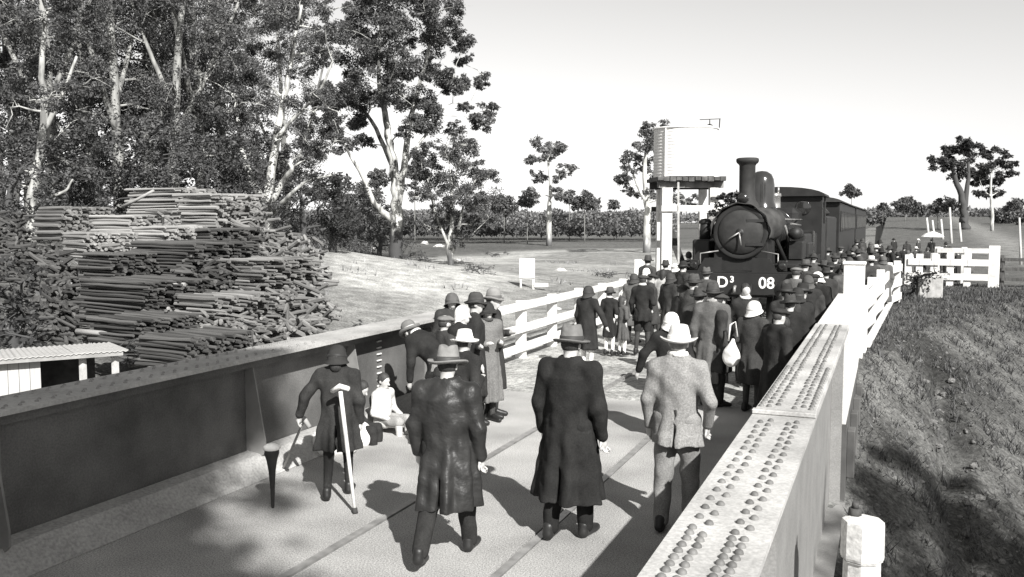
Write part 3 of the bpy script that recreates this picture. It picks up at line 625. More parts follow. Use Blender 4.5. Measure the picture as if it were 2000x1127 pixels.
MB().lathe([(.60, 2.32), (.66, 6.7)], (0, 0, ZC), Y, 36).build('boiler', blk, lo)
for y in (2.35, 3.7, 5.2, 6.5): MB().lathe([(.655, y), (.668, y + .005), (.668, y + .06), (.655, y + .065)], (0, 0, ZC), Y, 36).build('boiler_band', gloss, lo)
MB().box(-.74, .74, 6.7, 8.45, 1.2, 2.98, .16).build('firebox', blk, lo)
MB().box(-.62, .62, .58, 2.2, .75, 1.62).prism([(-.64, .6, 1.42), (.64, .6, 1.42), (.60, .6, 2.2), (-.60, .6, 2.2)], (0, 1.5, 0)).build('saddle', blk, lo)
MB().lathe([(.33, 2.88), (.29, 2.98), (.21, 3.10), (.19, 3.3), (.195, 3.93), (.21, 3.96), (.255, 4.0), (.275, 4.04), (.27, 4.10), (.23, 4.12), (.17, 4.12), (.16, 3.6)], (0, 1.45, 0), n=32).build('chimney', blk2, lo)
MB().lathe([(.44, 2.84), (.39, 2.98), (.345, 3.1), (.345, 3.55), (.32, 3.72), (.26, 3.85), (.14, 3.93), (.001, 3.95)], (0, 4.2, 0), n=32).build('dome', M('polished_dome', .03, .2, 3, .16, .02, spec=.8), lo)
MB().lathe([(.24, 2.9), (.20, 3.0), (.19, 3.3), (.22, 3.33), (.20, 3.42), (.001, 3.44)], (0, 7.2, 0), n=20).tube([(.12, 7.2, 3.4), (.12, 7.2, 3.62)], .03, 8).tube([(-.12, 7.2, 3.4), (-.12, 7.2, 3.62)], .03, 8).build('safety_valve', M('brass_valve', .55, .1, 5, .25, .02, metal=.8), lo)
for s in (-1, 1):
    MB().box(min(s * .78, s * 1.30), max(s * .78, s * 1.30), .2, 8.4, 1.50, 1.555).build('running_board', blk, lo)
    MB().box(min(s * 1.28, s * 1.30), max(s * 1.28, s * 1.30), .2, 8.4, 1.30, 1.495).build('valance', blk, lo)
    MB().tube([(s * .74, .7, 2.62), (s * .74, 8.2, 2.62)], .02, 6).build('handrail', iron, lo)
    MB().lathe([(.001, 1.02), (.30, 1.03), (.33, 1.06), (.33, 2.3), (.30, 2.33), (.001, 2.34)], (s * 1.02, 0, .88), Y, 20).build('cylinder', blk, lo)
    MB().lathe([(.10, -.10), (.075, -.12), (.07, -.38), (.19, -.40), (.215, -.43), (.20, -.47), (.001, -.49)], (s * 1.12, 0, 1.02), Y, 18).build('buffer', blk, lo)
    MB().prism([(s * .35, .02, 1.35), (s * .95, .02, 1.35), (s * .75, .02, 1.7), (s * .35, .02, 1.72)], (0, .05, 0)).build('frame_plate', blk, lo)
MB().box(-1.32, 1.32, -.10, 0, .86, 1.36, .012).build('buffer_beam', blk, lo)
MB().tube([(0, -.10, 1.05), (0, -.22, 1.05), (0, -.27, 1.0), (0, -.24, .93)], .035, 8).build('coupling_hook', iron, lo)
MB().box(-1.30, 1.30, .01, .55, 1.365, 1.40).build('front_platform', blk, lo)
def lettering(txt, size, loc, rot, mat, parent, name='lettering'):
    cu = bpy.data.curves.new(name, 'FONT'); cu.body = txt; cu.size = size; cu.extrude = .004; cu.offset = .006; cu.align_x = 'CENTER'
    tmp = bpy.data.objects.new('tmp', cu); C.objects.link(tmp); bpy.context.view_layer.update()
    me = bpy.data.meshes.new_from_object(tmp.evaluated_get(bpy.context.evaluated_depsgraph_get())); bpy.data.objects.remove(tmp); me.materials.clear(); me.materials.append(mat)
    o = bpy.data.objects.new(name, me); o.location = loc; o.rotation_euler = rot; return link(o, parent)
wl = M('white_lettering', .85, .04, 5, .7, 0)
lettering('D', .36, (-.30, -.108, 1.03), (R(90), 0, 0), wl, lo); lettering('3', .20, (-.08, -.108, 1.15), (R(90), 0, 0), wl, lo); lettering('08', .36, (.70, -.108, 1.03), (R(90), 0, 0), wl, lo)
# wheels
def wheel_mesh(r, name='wheel', spokes=12):
    m = MB(); m.lathe([(r * .86, -.06), (r, -.06), (r * 1.0, .05), (r * 1.06, .06), (r * 1.06, .085), (r * .86, .085), (r * .86, -.06)], (0, 0, 0), (1, 0, 0), 28)
    m.lathe([(.001, -.09), (.14, -.09), (.15, .08), (.001, .08)], (0, 0, 0), (1, 0, 0), 12)
    for k in range(spokes): a = 2 * math.pi * k / spokes; m.bar((0, .1 * math.cos(a), .1 * math.sin(a)), (0, r * .88 * math.cos(a), r * .88 * math.sin(a)), .05, .05, up=(1, 0, 0))
    return m.mesh(name, blk)
wd_, ws_ = wheel_mesh(.80, spokes=14), wheel_mesh(.46)
for s in (-1, 1):
    for y in (.85, 2.55): inst('bogie_wheel', ws_, lo, (s * .70, y, .46))
    for y in (4.0, 5.75, 7.5): inst('driving_wheel', wd_, lo, (s * .70, y, .80)); MB().lathe([(.84, s * .62), (.84, s * .86)], (0, y, .80), (1, 0, 0), 24).build('splasher', blk, lo)
    MB().bar((s * .90, 3.9, .72), (s * .90, 7.6, .72), .06, .10).build('coupling_rod', iron, lo)
cb = MB().box(-1.32, -1.28, 8.46, 10.2, 1.2, 2.5).box(1.28, 1.32, 8.46, 10.2, 1.2, 2.5).box(-1.32, 1.32, 8.42, 8.455, 1.2, 3.45)
cb.box(-1.32, -1.28, 8.46, 8.9, 2.5, 3.45).box(1.28, 1.32, 8.46, 8.9, 2.5, 3.45).box(-1.32, -1.28, 9.9, 10.2, 2.5, 3.45).box(1.28, 1.32, 9.9, 10.2, 2.5, 3.45)
cab = cb.build('cab', blk, lo)
for s in (-1, 1): MB().lathe([(.001, 8.40), (.20, 8.40), (.24, 8.405), (.24, 8.418)], (s * .75, 0, 3.0), Y, 18).build('spectacle_window', M('dark_glass', .02, .1, 3, .05, 0, spec=.8), cab)
MB().prism([(1.42 * math.cos(a), 8.25, 3.36 + .30 * math.sin(a)) for a in [math.pi * k / 12 for k in range(13)]], (0, 2.3, 0)).build('cab_roof', blk, lo)
# side lamp irons, feed pipes and reversing rod on the lit side
MB().tube([(.80, 2.6, 2.45), (.86, 3.3, 2.0), (1.0, 3.6, 1.58)], .035, 8).tube([(.80, 4.2, 2.5), (.84, 6.6, 2.45)], .03, 8).build('feed_pipe', M('copper_pipe', .35, .2, 6, .3, .05, metal=.6), lo)
MB().box(.85, 1.22, 3.0, 3.75, 1.56, 2.05, .03).lathe([(.001, 2.85), (.16, 2.86), (.16, 3.6), (.001, 3.61)], (1.02, 0, 2.25), Y, 16).build('air_pump', blk, lo)
for s, x, z in ((1, 1.02, 1.52), (-1, -1.02, 1.52)):
    o = MB().box(-.10, .10, -.02, .16, 0, .26, .02).lathe([(.085, -.03), (.09, -.055), (.06, -.06), (.001, -.06)], (0, 0, .13), Y, 14).build('side_lamp', gloss, lo); o.location = (x, .12, 1.40)
# festive cloth over the smokebox, and a bundle of greenery by the chimney
V = []; Q = []; nu, nv = 40, 9
for i in range(nu):
    a = R(-12) + (math.pi + R(18)) * i / (nu - 1)
    for j in range(nv):
        v = j / (nv - 1); r = .675 + .03 * math.sin(i * .5 + j * .5) ** 2 + (.32 * math.sin(math.pi * min(1, max(0, (R(62) - a) / R(74)))) * v if a < R(62) else 0)
        V.append((r * math.cos(a), .42 + v * (.55 + .25 * math.cos(a)) + .03 * math.sin(i * .7), ZC + r * math.sin(a) - .05 * v))
for i in range(nu - 1):
    for j in range(nv - 1): Q.append((i * nv + j, i * nv + nv + j, i * nv + nv + j + 1, i * nv + j + 1))
fl = link(bpy.data.objects.new('draped_cloth', np_mesh('draped_cloth', V, Q, M('bunting_cloth', .05, .5, 3.5, .9, .3, 20), True))); fl.location = (LX, LY, 0); tag(fl, 'grey festive cloth draped over the front of the smokebox', 'cloth')
md = fl.modifiers.new('thick', 'SOLIDIFY'); md.thickness = .012
# tender
tn = empty('tender', (LX, LY + 10.5, 0)); tag(tn, 'black coal tender coupled behind the steam locomotive', 'tender')
MB().box(-1.35, 1.35, 0, 6.0, 1.15, 2.75, .06).build('tank', blk, tn); MB().box(-1.40, 1.40, 0, 6.1, 1.05, 1.147).build('frame', blk, tn)
cv = []
cm = MB()
for k in range(160):
    x, y = random.uniform(-1.1, 1.1), random.uniform(.4, 4.6); s = random.uniform(.12, .26); z = 2.74 + .55 * (1 - (x / 1.3) ** 2) * random.uniform(.5, 1); q = Matrix.Rotation(random.uniform(0, 3), 3, Vector((random.random(), random.random(), 1)).normalized())
    cm.add([Vector((x, y, z)) + q @ Vector((a * s, b * s, c * s * .8)) for a, b, c in ((1, 0, 0), (-1, 0, 0), (0, 1, 0), (0, -1, 0), (0, 0, 1), (0, 0, -1))], [(0, 2, 4), (2, 1, 4), (1, 3, 4), (3, 0, 4), (2, 0, 5), (1, 2, 5), (3, 1, 5), (0, 3, 5)])
co = cm.build('coal', M('coal', .025, .5, 6, .4, .3), tn); co['kind'] = 'stuff'
for s in (-1, 1):
    for y in (.9, 3.0, 5.1): inst('wheel', ws_, tn, (s * .70, y, .46))
# carriages
car = M('carriage_paint', .015, .3, 3, .5, .08, 20, spec=.4); roofm = M('carriage_roof', .035, .35, 2, .8, .2); cgl = M('carriage_glass', .10, .2, 2, .06, 0, spec=.9)
for ci, (y0, xo, yaw, lb) in enumerate(((LY + 17.3, 0.0, .004, 'dark wooden railway carriage directly behind the tender'), (LY + 34.2, .10, .012, 'dark wooden railway carriage at the tail of the train'))):
    t_ = empty('railway_carriage', (LX + xo, y0, 0), -yaw); tag(t_, lb, 'carriage')
    L = 16.0; MB().box(-1.42, 1.42, 0, L, 1.0, 3.35, .03).build('body', car, t_); MB().box(-1.2, 1.2, .1, L - .1, .75, .997).build('underframe', blk, t_)
    MB().prism([(1.52 * math.cos(a), -.2, 3.353 + .26 * math.sin(a)) for a in [math.pi * k / 14 for k in range(15)]], (0, L + .4, 0)).build('roof', roofm, t_)
    MB().prism([(.62 * math.cos(a), .5, 3.55 + .26 * math.sin(a)) for a in [math.pi * k / 10 for k in range(11)]], (0, L - 1, 0)).build('clerestory', roofm, t_)
    for k in range(11):
        for s in (-1, 1):
            y = .7 + k * 1.36; w = MB().box(min(s * 1.424, s * 1.455), max(s * 1.424, s * 1.455), y, y + .95, 2.15, 3.0).build('window', car, t_)
            MB().box(min(s * 1.457, s * 1.462), max(s * 1.457, s * 1.462), y + .08, y + .87, 2.22, 2.93).build('pane', cgl, w)
    for x in (-.75, .35): w = MB().box(x, x + .5, -.03, -.003, 2.2, 2.95).build('window', car, t_); MB().box(x + .06, x + .44, -.036, -.031, 2.27, 2.88).build('pane', cgl, w)
    for s in (-1, 1):
        for y in (1.6, 3.6, L - 3.6, L - 1.6): inst('wheel', ws_, t_, (s * .70, y, .46))

# fittings that break up the engine's outline on its lit side
for y in (2.2, 3.9, 5.6, 7.6): MB().tube([(.68, y, 2.62), (.76, y, 2.62)], .022, 6).build('handrail_knob', iron, lo)
MB().tube([(.66, 1.2, 2.9), (.70, 1.3, 2.2), (.95, 1.5, 1.58)], .05, 8).build('steam_pipe', blk, lo)
MB().box(.90, 1.25, 4.4, 6.0, 1.56, 1.98, .03).build('sand_box', blk, lo)
MB().box(.86, 1.24, 6.2, 6.7, 1.56, 2.30, .03).build('lubricator', gloss, lo)
MB().lathe([(.001, 0), (.11, .01), (.13, .05), (.13, .20), (.09, .22)], (0, .74, 3.12), (0, 1, 0), 16).box(-.05, .05, .78, .9, 2.94, 3.02).build('head_lamp', gloss, lo)
MB().tube([(-.9, .30, 1.40), (-.9, .30, 1.80), (-.5, .45, 1.86)], .018, 6).tube([(.9, .30, 1.40), (.9, .30, 1.80), (.5, .45, 1.86)], .018, 6).build('grab_rail', iron, lo)
MB().tube([(.35, -.12, 1.1), (.35, -.2, 1.0), (.36, -.22, .6)], .03, 8).build('brake_hose', blk, lo)

MB().box(-1.22, -.78, .9, 2.1, 1.56, 2.12, .04).build('sand_box', blk, lo)
MB().box(-1.20, -.70, 2.3, 8.3, 1.56, 2.20, .04).build('splasher_casing', blk, lo)
MB().box(.70, 1.20, 3.9, 8.3, 1.56, 2.22, .04).build('splasher_casing', blk, lo)
MB().tube([(-.98, 1.3, 2.1), (-.98, 1.3, 2.55)], [.15, .13], 12).lathe([(.14, 2.5), (.17, 2.54), (.12, 2.62), (.001, 2.64)], (-.98, 1.3, 0), n=12).build('lamp_post', blk, lo)
# ------------------------------------------------------------------ timber yard: stacks of poles and split billets, every log its own piece
def log_mesh(L, r, n=7, seed=0):
    q = random.Random(seed); m = MB(); b = .14 * r + .0045 * L; pts = [(-L / 2 + L * k / 3, q.uniform(-b, b), q.uniform(-b, b) * .6) for k in range(4)]; tp_ = q.uniform(.7, 1.0)
    m.tube(pts, [r * q.uniform(.9, 1.1) * (1 - (1 - tp_) * k / 3) for k in range(4)], n, True, False); return m
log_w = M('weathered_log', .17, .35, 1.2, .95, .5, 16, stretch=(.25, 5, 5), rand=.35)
log_p = M('pale_sunlit_timber', .28, .25, 1.2, .95, .4, 16, stretch=(.25, 5, 5), rand=.3)  # pale tone stands in for sunlight on the tidy stacks
log_d = M('dark_shaded_log', .075, .4, 1.2, .95, .6, 16, stretch=(.25, 5, 5), rand=.45)  # dark tone stands in for shade on the stack faces
def stack(label, x0, x1, yt, yb, D, depth, mat, r=.12, ang=-9, rag=.25, grp='timber stacks in the yard', end_slope=0.0):
    """a pile whose long side spans x0..x1 and yt..yb in the photograph at distance D; depth = how far it runs back"""
    a = at(x0, yb, D); b_ = at(x1, yb, D); L = max((b_ - a).length, 1.0) * .97; top = at((x0 + x1) / 2, yt, D).z; bot = at((x0 + x1) / 2, yb, D).z
    c = (a + b_) / 2; d = Vector((math.cos(R(ang)), math.sin(R(ang)), 0)); back = Vector((-d.y, d.x, 0))
    gz = float(ground_z(c.x + back.x * depth / 2, c.y + back.y * depth / 2)); bot = max(min(bot, gz + 2.6), gz - .1) if bot > gz else gz - .1
    t_ = empty('timber_stack', (c.x, c.y, bot), R(ang)); tag(t_, label, 'timber stack', grp)
    meshes = [log_mesh(L * q, r * random.uniform(.6, 1.25), 7, random.randint(0, 9999)).mesh('log', mat) for q in (1, .97, .93, 1.03, .88)]
    rows = max(1, int((top - bot) / (r * 1.78))); cols = max(1, int(depth / (r * 2.02))); cand = []
    for i in range(rows):
        for j in range(cols):
            key = min(j, rows - 1 - i)                      # outermost first: front columns and top rows show most
            cand.append((key, i, j))
    cand.sort(); rest = MB(); n = 0
    for key, i, j in cand:
        if end_slope and j > cols - end_slope * i * .6: continue
        x = random.uniform(-rag, rag) * .5; y = j * r * 2.02 + (r if i % 2 else 0) + random.uniform(-.03, .03); z = r + i * r * 1.76 + random.uniform(-.015, .015)
        if i >= rows - 2 and random.random() < .12: continue
        ro = (random.uniform(0, 6), random.uniform(-.012, .012), random.uniform(-.02, .02)); 
        if i == rows - 1 and random.random() < .25: ro = (0, random.uniform(-.03, .03), random.uniform(-.10, .10))
        if n < 290: inst('log', random.choice(meshes), t_, (x, y, z), ro); n += 1
        else:
            lm = log_mesh(L * random.uniform(.9, 1), r, 6, n + i * 31 + j); rest.add([(p[0] + x, p[1] + y, p[2] + z) for p in lm.v], lm.f)
            n += 1
    if rest.v: o = rest.build('inner_logs', mat, t_); o['kind'] = 'stuff'
    return t_
LW, LD, LP = log_w, log_d, log_p
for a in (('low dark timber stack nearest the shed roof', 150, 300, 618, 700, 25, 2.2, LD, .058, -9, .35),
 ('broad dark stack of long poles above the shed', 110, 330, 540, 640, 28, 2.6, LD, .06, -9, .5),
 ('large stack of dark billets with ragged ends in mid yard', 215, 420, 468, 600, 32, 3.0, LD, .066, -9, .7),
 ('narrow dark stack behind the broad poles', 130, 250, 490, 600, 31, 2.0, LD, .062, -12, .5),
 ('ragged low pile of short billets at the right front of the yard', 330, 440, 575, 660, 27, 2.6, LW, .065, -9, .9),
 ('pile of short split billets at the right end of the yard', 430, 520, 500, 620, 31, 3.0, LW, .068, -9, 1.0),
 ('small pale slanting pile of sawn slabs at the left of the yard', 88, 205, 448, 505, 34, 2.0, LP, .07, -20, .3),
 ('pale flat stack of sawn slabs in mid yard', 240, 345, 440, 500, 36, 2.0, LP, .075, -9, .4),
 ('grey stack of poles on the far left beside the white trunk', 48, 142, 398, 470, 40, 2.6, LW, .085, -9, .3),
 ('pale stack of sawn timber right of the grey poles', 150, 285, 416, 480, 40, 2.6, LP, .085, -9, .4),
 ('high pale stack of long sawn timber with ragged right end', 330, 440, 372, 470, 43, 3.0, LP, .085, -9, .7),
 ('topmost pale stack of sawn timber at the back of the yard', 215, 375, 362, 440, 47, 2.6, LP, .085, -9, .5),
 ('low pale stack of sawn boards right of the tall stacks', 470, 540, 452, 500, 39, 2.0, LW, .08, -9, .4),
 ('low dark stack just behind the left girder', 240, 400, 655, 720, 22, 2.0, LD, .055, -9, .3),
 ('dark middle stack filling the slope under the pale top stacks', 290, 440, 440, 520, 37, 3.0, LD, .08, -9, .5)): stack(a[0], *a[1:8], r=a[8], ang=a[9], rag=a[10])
# loose poles on top
for k, (a, b_, D, lb) in enumerate((((238, 404), (300, 372), 45, 'single pole lying slantwise on the pale top stack'), ((250, 552), (362, 556), 28.6, 'pale stripped pole lying across the dark stack'), ((150, 647), (270, 655), 25.5, 'pale stripped pole lying on the lowest dark stack'))):
    o = MB().tube([at(*a, D), at((a[0] + b_[0]) / 2, (a[1] + b_[1]) / 2 + 1, D - .2), at(*b_, D - .4)], [.085, .08, .065], 8).build('loose_pole', log_p); tag(o, lb, 'pole')
# ------------------------------------------------------------------ shed behind the left girder
D = 17.5; p0 = at(-60, 700, D); p1 = at(70, 696, D + .2); p2 = at(232, 687, D + 1.0); zf = float(ground_z(p1.x, p1.y))
sd = empty('timber_shed', (p1.x, p1.y, zf)); tag(sd, 'open-fronted shed with pale skillion roof behind the left girder', 'shed')
L_ = lambda v: Vector(v) - Vector((p1.x, p1.y, zf))
ux = (p2 - p1); ux.z = 0; Lx = ux.length; ux.normalize(); bk = Vector((-ux.y, ux.x, 0)); zt = p1.z - zf
shw = M('whitewashed_boards', .46, .12, 3, .9, .3, 20, stretch=(6, 6, .5))
for k in range(9):
    a = -ux * (.02 + k * .19); MB().bar(a + Vector((0, 0, -.1)), a + Vector((0, 0, zt - .03 + k * .004)), .182, .03, up=bk).build('wall_board', shw, sd)
MB().bar(bk * 2.2 - ux * 1.7 + Vector((0, 0, zt / 2 - .1)), bk * 2.2 + ux * (Lx - .2) + Vector((0, 0, zt / 2 - .1)), .05, zt - .1).build('back_wall', dark_wood, sd)
MB().bar(bk * .05 + Vector((0, 0, zt / 2 - .1)), bk * 2.2 + Vector((0, 0, zt / 2 - .1)), .05, zt - .12).build('side_wall', dark_wood, sd)
for q in (.55, .95): MB().bar(ux * Lx * q + Vector((0, 0, -.2)), ux * Lx * q + Vector((0, 0, zt - .06)), .10, .10).build('post', M('pale_post', .5, .2, 5, .9, .3), sd)
rf = M('iron_roof', .42, .1, 3, .6, .1, spec=.3)
for k in range(7):
    a = -ux * 1.9 + ux * (k * (Lx + 2.05) / 7) - bk * .25; b2 = a + bk * 2.8 + Vector((0, 0, -.16)); w = (Lx + 2.05) / 7 * .995
    vs = []; ns = 10
    for s_ in range(ns + 1):
        off = ux * (w * s_ / ns) + Vector((0, 0, .012 * math.cos(s_ * math.pi) + zt + .03 + .004 * (k % 2)))
        vs += [a + off, b2 + off, a + off - Vector((0, 0, .02)), b2 + off - Vector((0, 0, .02))]
    fs = []
    for s_ in range(ns):
        i = s_ * 4; fs += [(i, i + 4, i + 5, i + 1), (i + 2, i + 3, i + 7, i + 6), (i, i + 2, i + 6, i + 4), (i + 1, i + 5, i + 7, i + 3)]
    MB().add(vs, fs).build('roof_sheet', rf, sd)
MB().bar(-ux * 1.8 - bk * .2 + Vector((0, 0, zt - .03)), ux * (Lx + .05) - bk * .2 + Vector((0, 0, zt - .03)), .05, .09).build('fascia', M('grey_fascia', .3, .2, 5, .9, .2), sd)
# ------------------------------------------------------------------ odds and ends in the clearing
wb = at(1030, 545, 58); zb = float(ground_z(wb.x, wb.y)); t_ = empty('notice_board', (wb.x, wb.y, zb), YAW); tag(t_, 'plain white board standing alone in the pale clearing', 'board')
hh = at(1030, 505, 58).z - zb; MB().box(-.52, .48, -.05, .05, hh - 1.25, hh, .01).build('board', white, t_)
for x in (-.42, .4): MB().box(x - .06, x + .06, .042, .14, -.3, hh - .05).build('post', white, t_)
MB().box(.44, 1.35, -.10, .1, .1, .34, .01).build('foot_rail', white, t_)
rock = MB()
def rock_mesh(seed, mat):
    q = random.Random(seed); m = MB(); prof = [(.001, .62), (.35, .56), (.62, .34), (.7, .1), (.62, -.1)]
    m.lathe(prof, n=9, smooth=False); m.v = [(x * q.uniform(.75, 1.2), y * q.uniform(.75, 1.2), z * q.uniform(.8, 1.2)) for x, y, z in m.v]; return m.mesh('boulder', mat)
pale_r = M('pale_stone', .55, .25, 3, .95, .5, 9); rk = [rock_mesh(k, pale_r) for k in range(5)]
for k, (x, y, s, lb) in enumerate(((1095, 530, .55, 'white stone lying right of the notice board'), (730, 487, .9, 'pale boulder left of the big gum trunk'), (748, 520, .55, 'small pale boulder at the foot of the big gum'), (830, 478, 1.2, 'pale rubble left of the bushy gum'), (858, 482, 1.0, 'pale rubble against the bushy gum trunk'), (872, 468, .8, 'white lump beside the bushy gum trunk'), (893, 512, .7, 'pale stone at the foot of the bushy gum'), (1088, 604, .3, 'pale stone below the fence'))):
    zz = -2.0; p = onz(x, y, zz); p.z = float(ground_z(p.x, p.y)); o = inst('boulder', rk[k % 5], None, p, (0, 0, k * 1.7), (s * 1.5, s, s * .8)); tag(o, lb, 'boulder', 'pale boulders in the clearing')
# concrete block and dark brush heap on the right bank
p = onz(1812, 600, -.35); zz = float(ground_z(p.x, p.y)); o = MB().box(-.42, .38, -.3, .3, -.3, .72, .04).build('stone_block', M('lichened_block', .34, .3, 5, .95, .4)); o.location = (p.x, p.y, zz); o.rotation_euler = (0, 0, .3); tag(o, 'pale square stone block on the bank below the wing fence', 'block')
# ragged heaps of split billets tipped at the right end of the stacks, every billet its own piece
def heap(label, x0, x1, y0, y1, D, n, mat, seed, r=.07, L=.95, run=3.5):
    q = random.Random(seed); c = at((x0 + x1) / 2, y1, D); gz = float(ground_z(c.x, c.y)); zt = at((x0 + x1) / 2, y0, D + run).z; c.z = gz
    t_ = empty('billet_heap', c); tag(t_, label, 'billet heap', 'heaps of billets at the yard end'); ms = [log_mesh(L * k, r * w, 6, seed + i).mesh('billet', mat) for i, (k, w) in enumerate(((1, 1), (.8, .9), (1.2, .85), (.7, 1.15)))]
    wd2 = (at(x1, y1, D) - at(x0, y1, D)).length
    for k in range(n):
        u = q.random(); v = q.random() ** .8; base = at(x0 + (x1 - x0) * u, y1, D + run * v); edge = min(1, 5 * min(u, 1 - u) + .35)
        z = gz + (zt - gz) * v * edge * q.uniform(.82, 1.0) + r
        z = max(z, float(ground_z(base.x, base.y)) + r * .6)
        inst('billet', q.choice(ms), t_, (base.x - c.x, base.y - c.y, z - gz), (q.uniform(0, 6), q.gauss(0, .28), R(-9) + q.gauss(0, .55) - (.5 if q.random() < .35 else 0)))
    return t_
heap('ragged heap of billets spilling towards the girder', 280, 520, 610, 690, 24, 295, log_w, 301, run=3)
heap('broad heap of split billets filling the right of the yard', 470, 650, 470, 640, 29, 295, log_w, 302, run=5)
heap('ragged heap of billets below the broad heap', 400, 640, 560, 670, 26.5, 295, log_w, 307, run=3)
heap('upper heap of split billets under the many-stemmed gum', 430, 530, 385, 470, 40, 240, log_w, 303, run=3)
heap('heap of billets on the slope right of the pale stacks', 450, 580, 430, 520, 36, 260, log_w, 306, run=3)
heap('heap of billets in the middle of the yard between the stacks', 270, 345, 410, 480, 38, 140, log_w, 304, run=2)
heap('dark jumble of billets at the left of the yard', 20, 150, 480, 570, 29, 240, log_d, 305, run=4)
heap('dark slope of billets at the far left end of the yard', -30, 60, 415, 480, 38, 180, log_d, 308, run=3)
heap('dark slope of billets over the front of the mid stack', 330, 470, 500, 620, 28.5, 240, log_d, 309, run=3)
heap('weathered billets slumped between the upper and lower stacks', 180, 300, 470, 540, 31.5, 200, log_w, 310, run=2.5)
# ------------------------------------------------------------------ trees
leaf_m = {}
def leafmat(t):
    k = round(t * 1000)
    if k in leaf_m: return leaf_m[k]
    m = bpy.data.materials.new('foliage_%03d' % k); m.use_nodes = True; T = m.node_tree; N = T.nodes; b = N['Principled BSDF']; b.inputs['Roughness'].default_value = .55; b.inputs['Specular IOR Level'].default_value = .35
    g = N.new('ShaderNodeNewGeometry'); r = N.new('ShaderNodeMapRange'); r.inputs['To Min'].default_value = t * .55; r.inputs['To Max'].default_value = t * 1.6; T.links.new(g.outputs['Random Per Island'], r.inputs['Value'])
    T.links.new(r.outputs[0], b.inputs['Base Color'])
    tr = N.new('ShaderNodeBsdfTranslucent'); T.links.new(r.outputs[0], tr.inputs['Color']); mx = N.new('ShaderNodeMixShader'); mx.inputs[0].default_value = .25
    T.links.new(b.outputs[0], mx.inputs[1]); T.links.new(tr.outputs[0], mx.inputs[2]); T.links.new(mx.outputs[0], N['Material Output'].inputs['Surface']); leaf_m[k] = m; return m
def barkmat(pale, dark, zstop):
    n = 'bark_%02d_%02d_%d' % (pale * 100, dark * 100, zstop * 10)
    if n in _m: return _m[n]
    m = bpy.data.materials.new(n); m.use_nodes = True; T = m.node_tree; N = T.nodes; b = N['Principled BSDF']; b.inputs['Roughness'].default_value = .85
    tc = N.new('ShaderNodeTexCoord'); mp = N.new('ShaderNodeMapping'); mp.inputs['Scale'].default_value = (1.5, 1.5, .35); T.links.new(tc.outputs['Object'], mp.inputs[0])
    no = N.new('ShaderNodeTexNoise'); no.inputs['Scale'].default_value = 1.6; no.inputs['Detail'].default_value = 6; T.links.new(mp.outputs[0], no.inputs['Vector'])
    rp = N.new('ShaderNodeValToRGB'); e = rp.color_ramp.elements; e[0].position = .38; e[1].position = .56; lo_ = dark * 1.6; e[0].color = (lo_, lo_, lo_ * .96, 1); e[1].color = (pale, pale, pale * .96, 1); T.links.new(no.outputs['Fac'], rp.inputs[0])
    sx = N.new('ShaderNodeSeparateXYZ'); T.links.new(tc.outputs['Object'], sx.inputs[0]); ad = N.new('ShaderNodeMath'); ad.operation = 'MULTIPLY_ADD'; ad.inputs[1].default_value = 4.0; T.links.new(no.outputs['Fac'], ad.inputs[0]); T.links.new(sx.outputs['Z'], ad.inputs[2])
    mr = N.new('ShaderNodeMapRange'); mr.inputs['From Min'].default_value = zstop + 1.4; mr.inputs['From Max'].default_value = zstop + 2.6; T.links.new(ad.outputs[0], mr.inputs['Value'])
    mx = N.new('ShaderNodeMix'); mx.data_type = 'RGBA'; mx.inputs['A'].default_value = (dark, dark, dark, 1); T.links.new(mr.outputs[0], mx.inputs['Factor']); T.links.new(rp.outputs[0], mx.inputs['B']); T.links.new(mx.outputs['Result'], b.inputs['Base Color'])
    bp = N.new('ShaderNodeBump'); bp.inputs['Strength'].default_value = .4; T.links.new(no.outputs['Fac'], bp.inputs['Height']); T.links.new(bp.outputs[0], b.inputs['Normal']); _m[n] = m; return m
def leaves(blobs, n_per, size, seed, droop=.7, sub=9, flat=.85, hollow=.35):
    g = np.random.default_rng(seed); P = []
    for (c, r) in blobs:
        n = max(20, int(n_per * (r / 2.0) ** 1.6)); m = max(4, int(sub * max(.6, r / 2)))
        u = g.normal(size=(m, 3)); u /= np.linalg.norm(u, axis=1)[:, None]; rad = r * (hollow + (1 - hollow) * g.random(m) ** .6)[:, None]
        sc = u * rad * np.array([1, 1, flat]); sr = r * g.uniform(.30, .55, m)
        k = g.integers(0, m, n); q = g.normal(size=(n, 3)); q /= np.maximum(np.linalg.norm(q, axis=1), 1e-6)[:, None]
        P.append(np.array(c)[None] + sc[k] + q * (sr[k] * g.random(n) ** .45)[:, None] * np.array([1, 1, .75]))
    P = np.concatenate(P); n = len(P)
    d = g.normal(size=(n, 3)); d[:, 2] = d[:, 2] * .6 - droop; d /= np.linalg.norm(d, axis=1)[:, None]
    w = np.cross(d, g.normal(size=(n, 3))); w /= np.maximum(np.linalg.norm(w, axis=1), 1e-6)[:, None]
    L = (size * g.uniform(.6, 1.35, n))[:, None]; W = L * .22
    V = np.stack([P, P + d * L * .45 + w * W, P + d * L, P + d * L * .45 - w * W], 1).reshape(-1, 3)
    return V, np.arange(n * 4).reshape(n, 4)
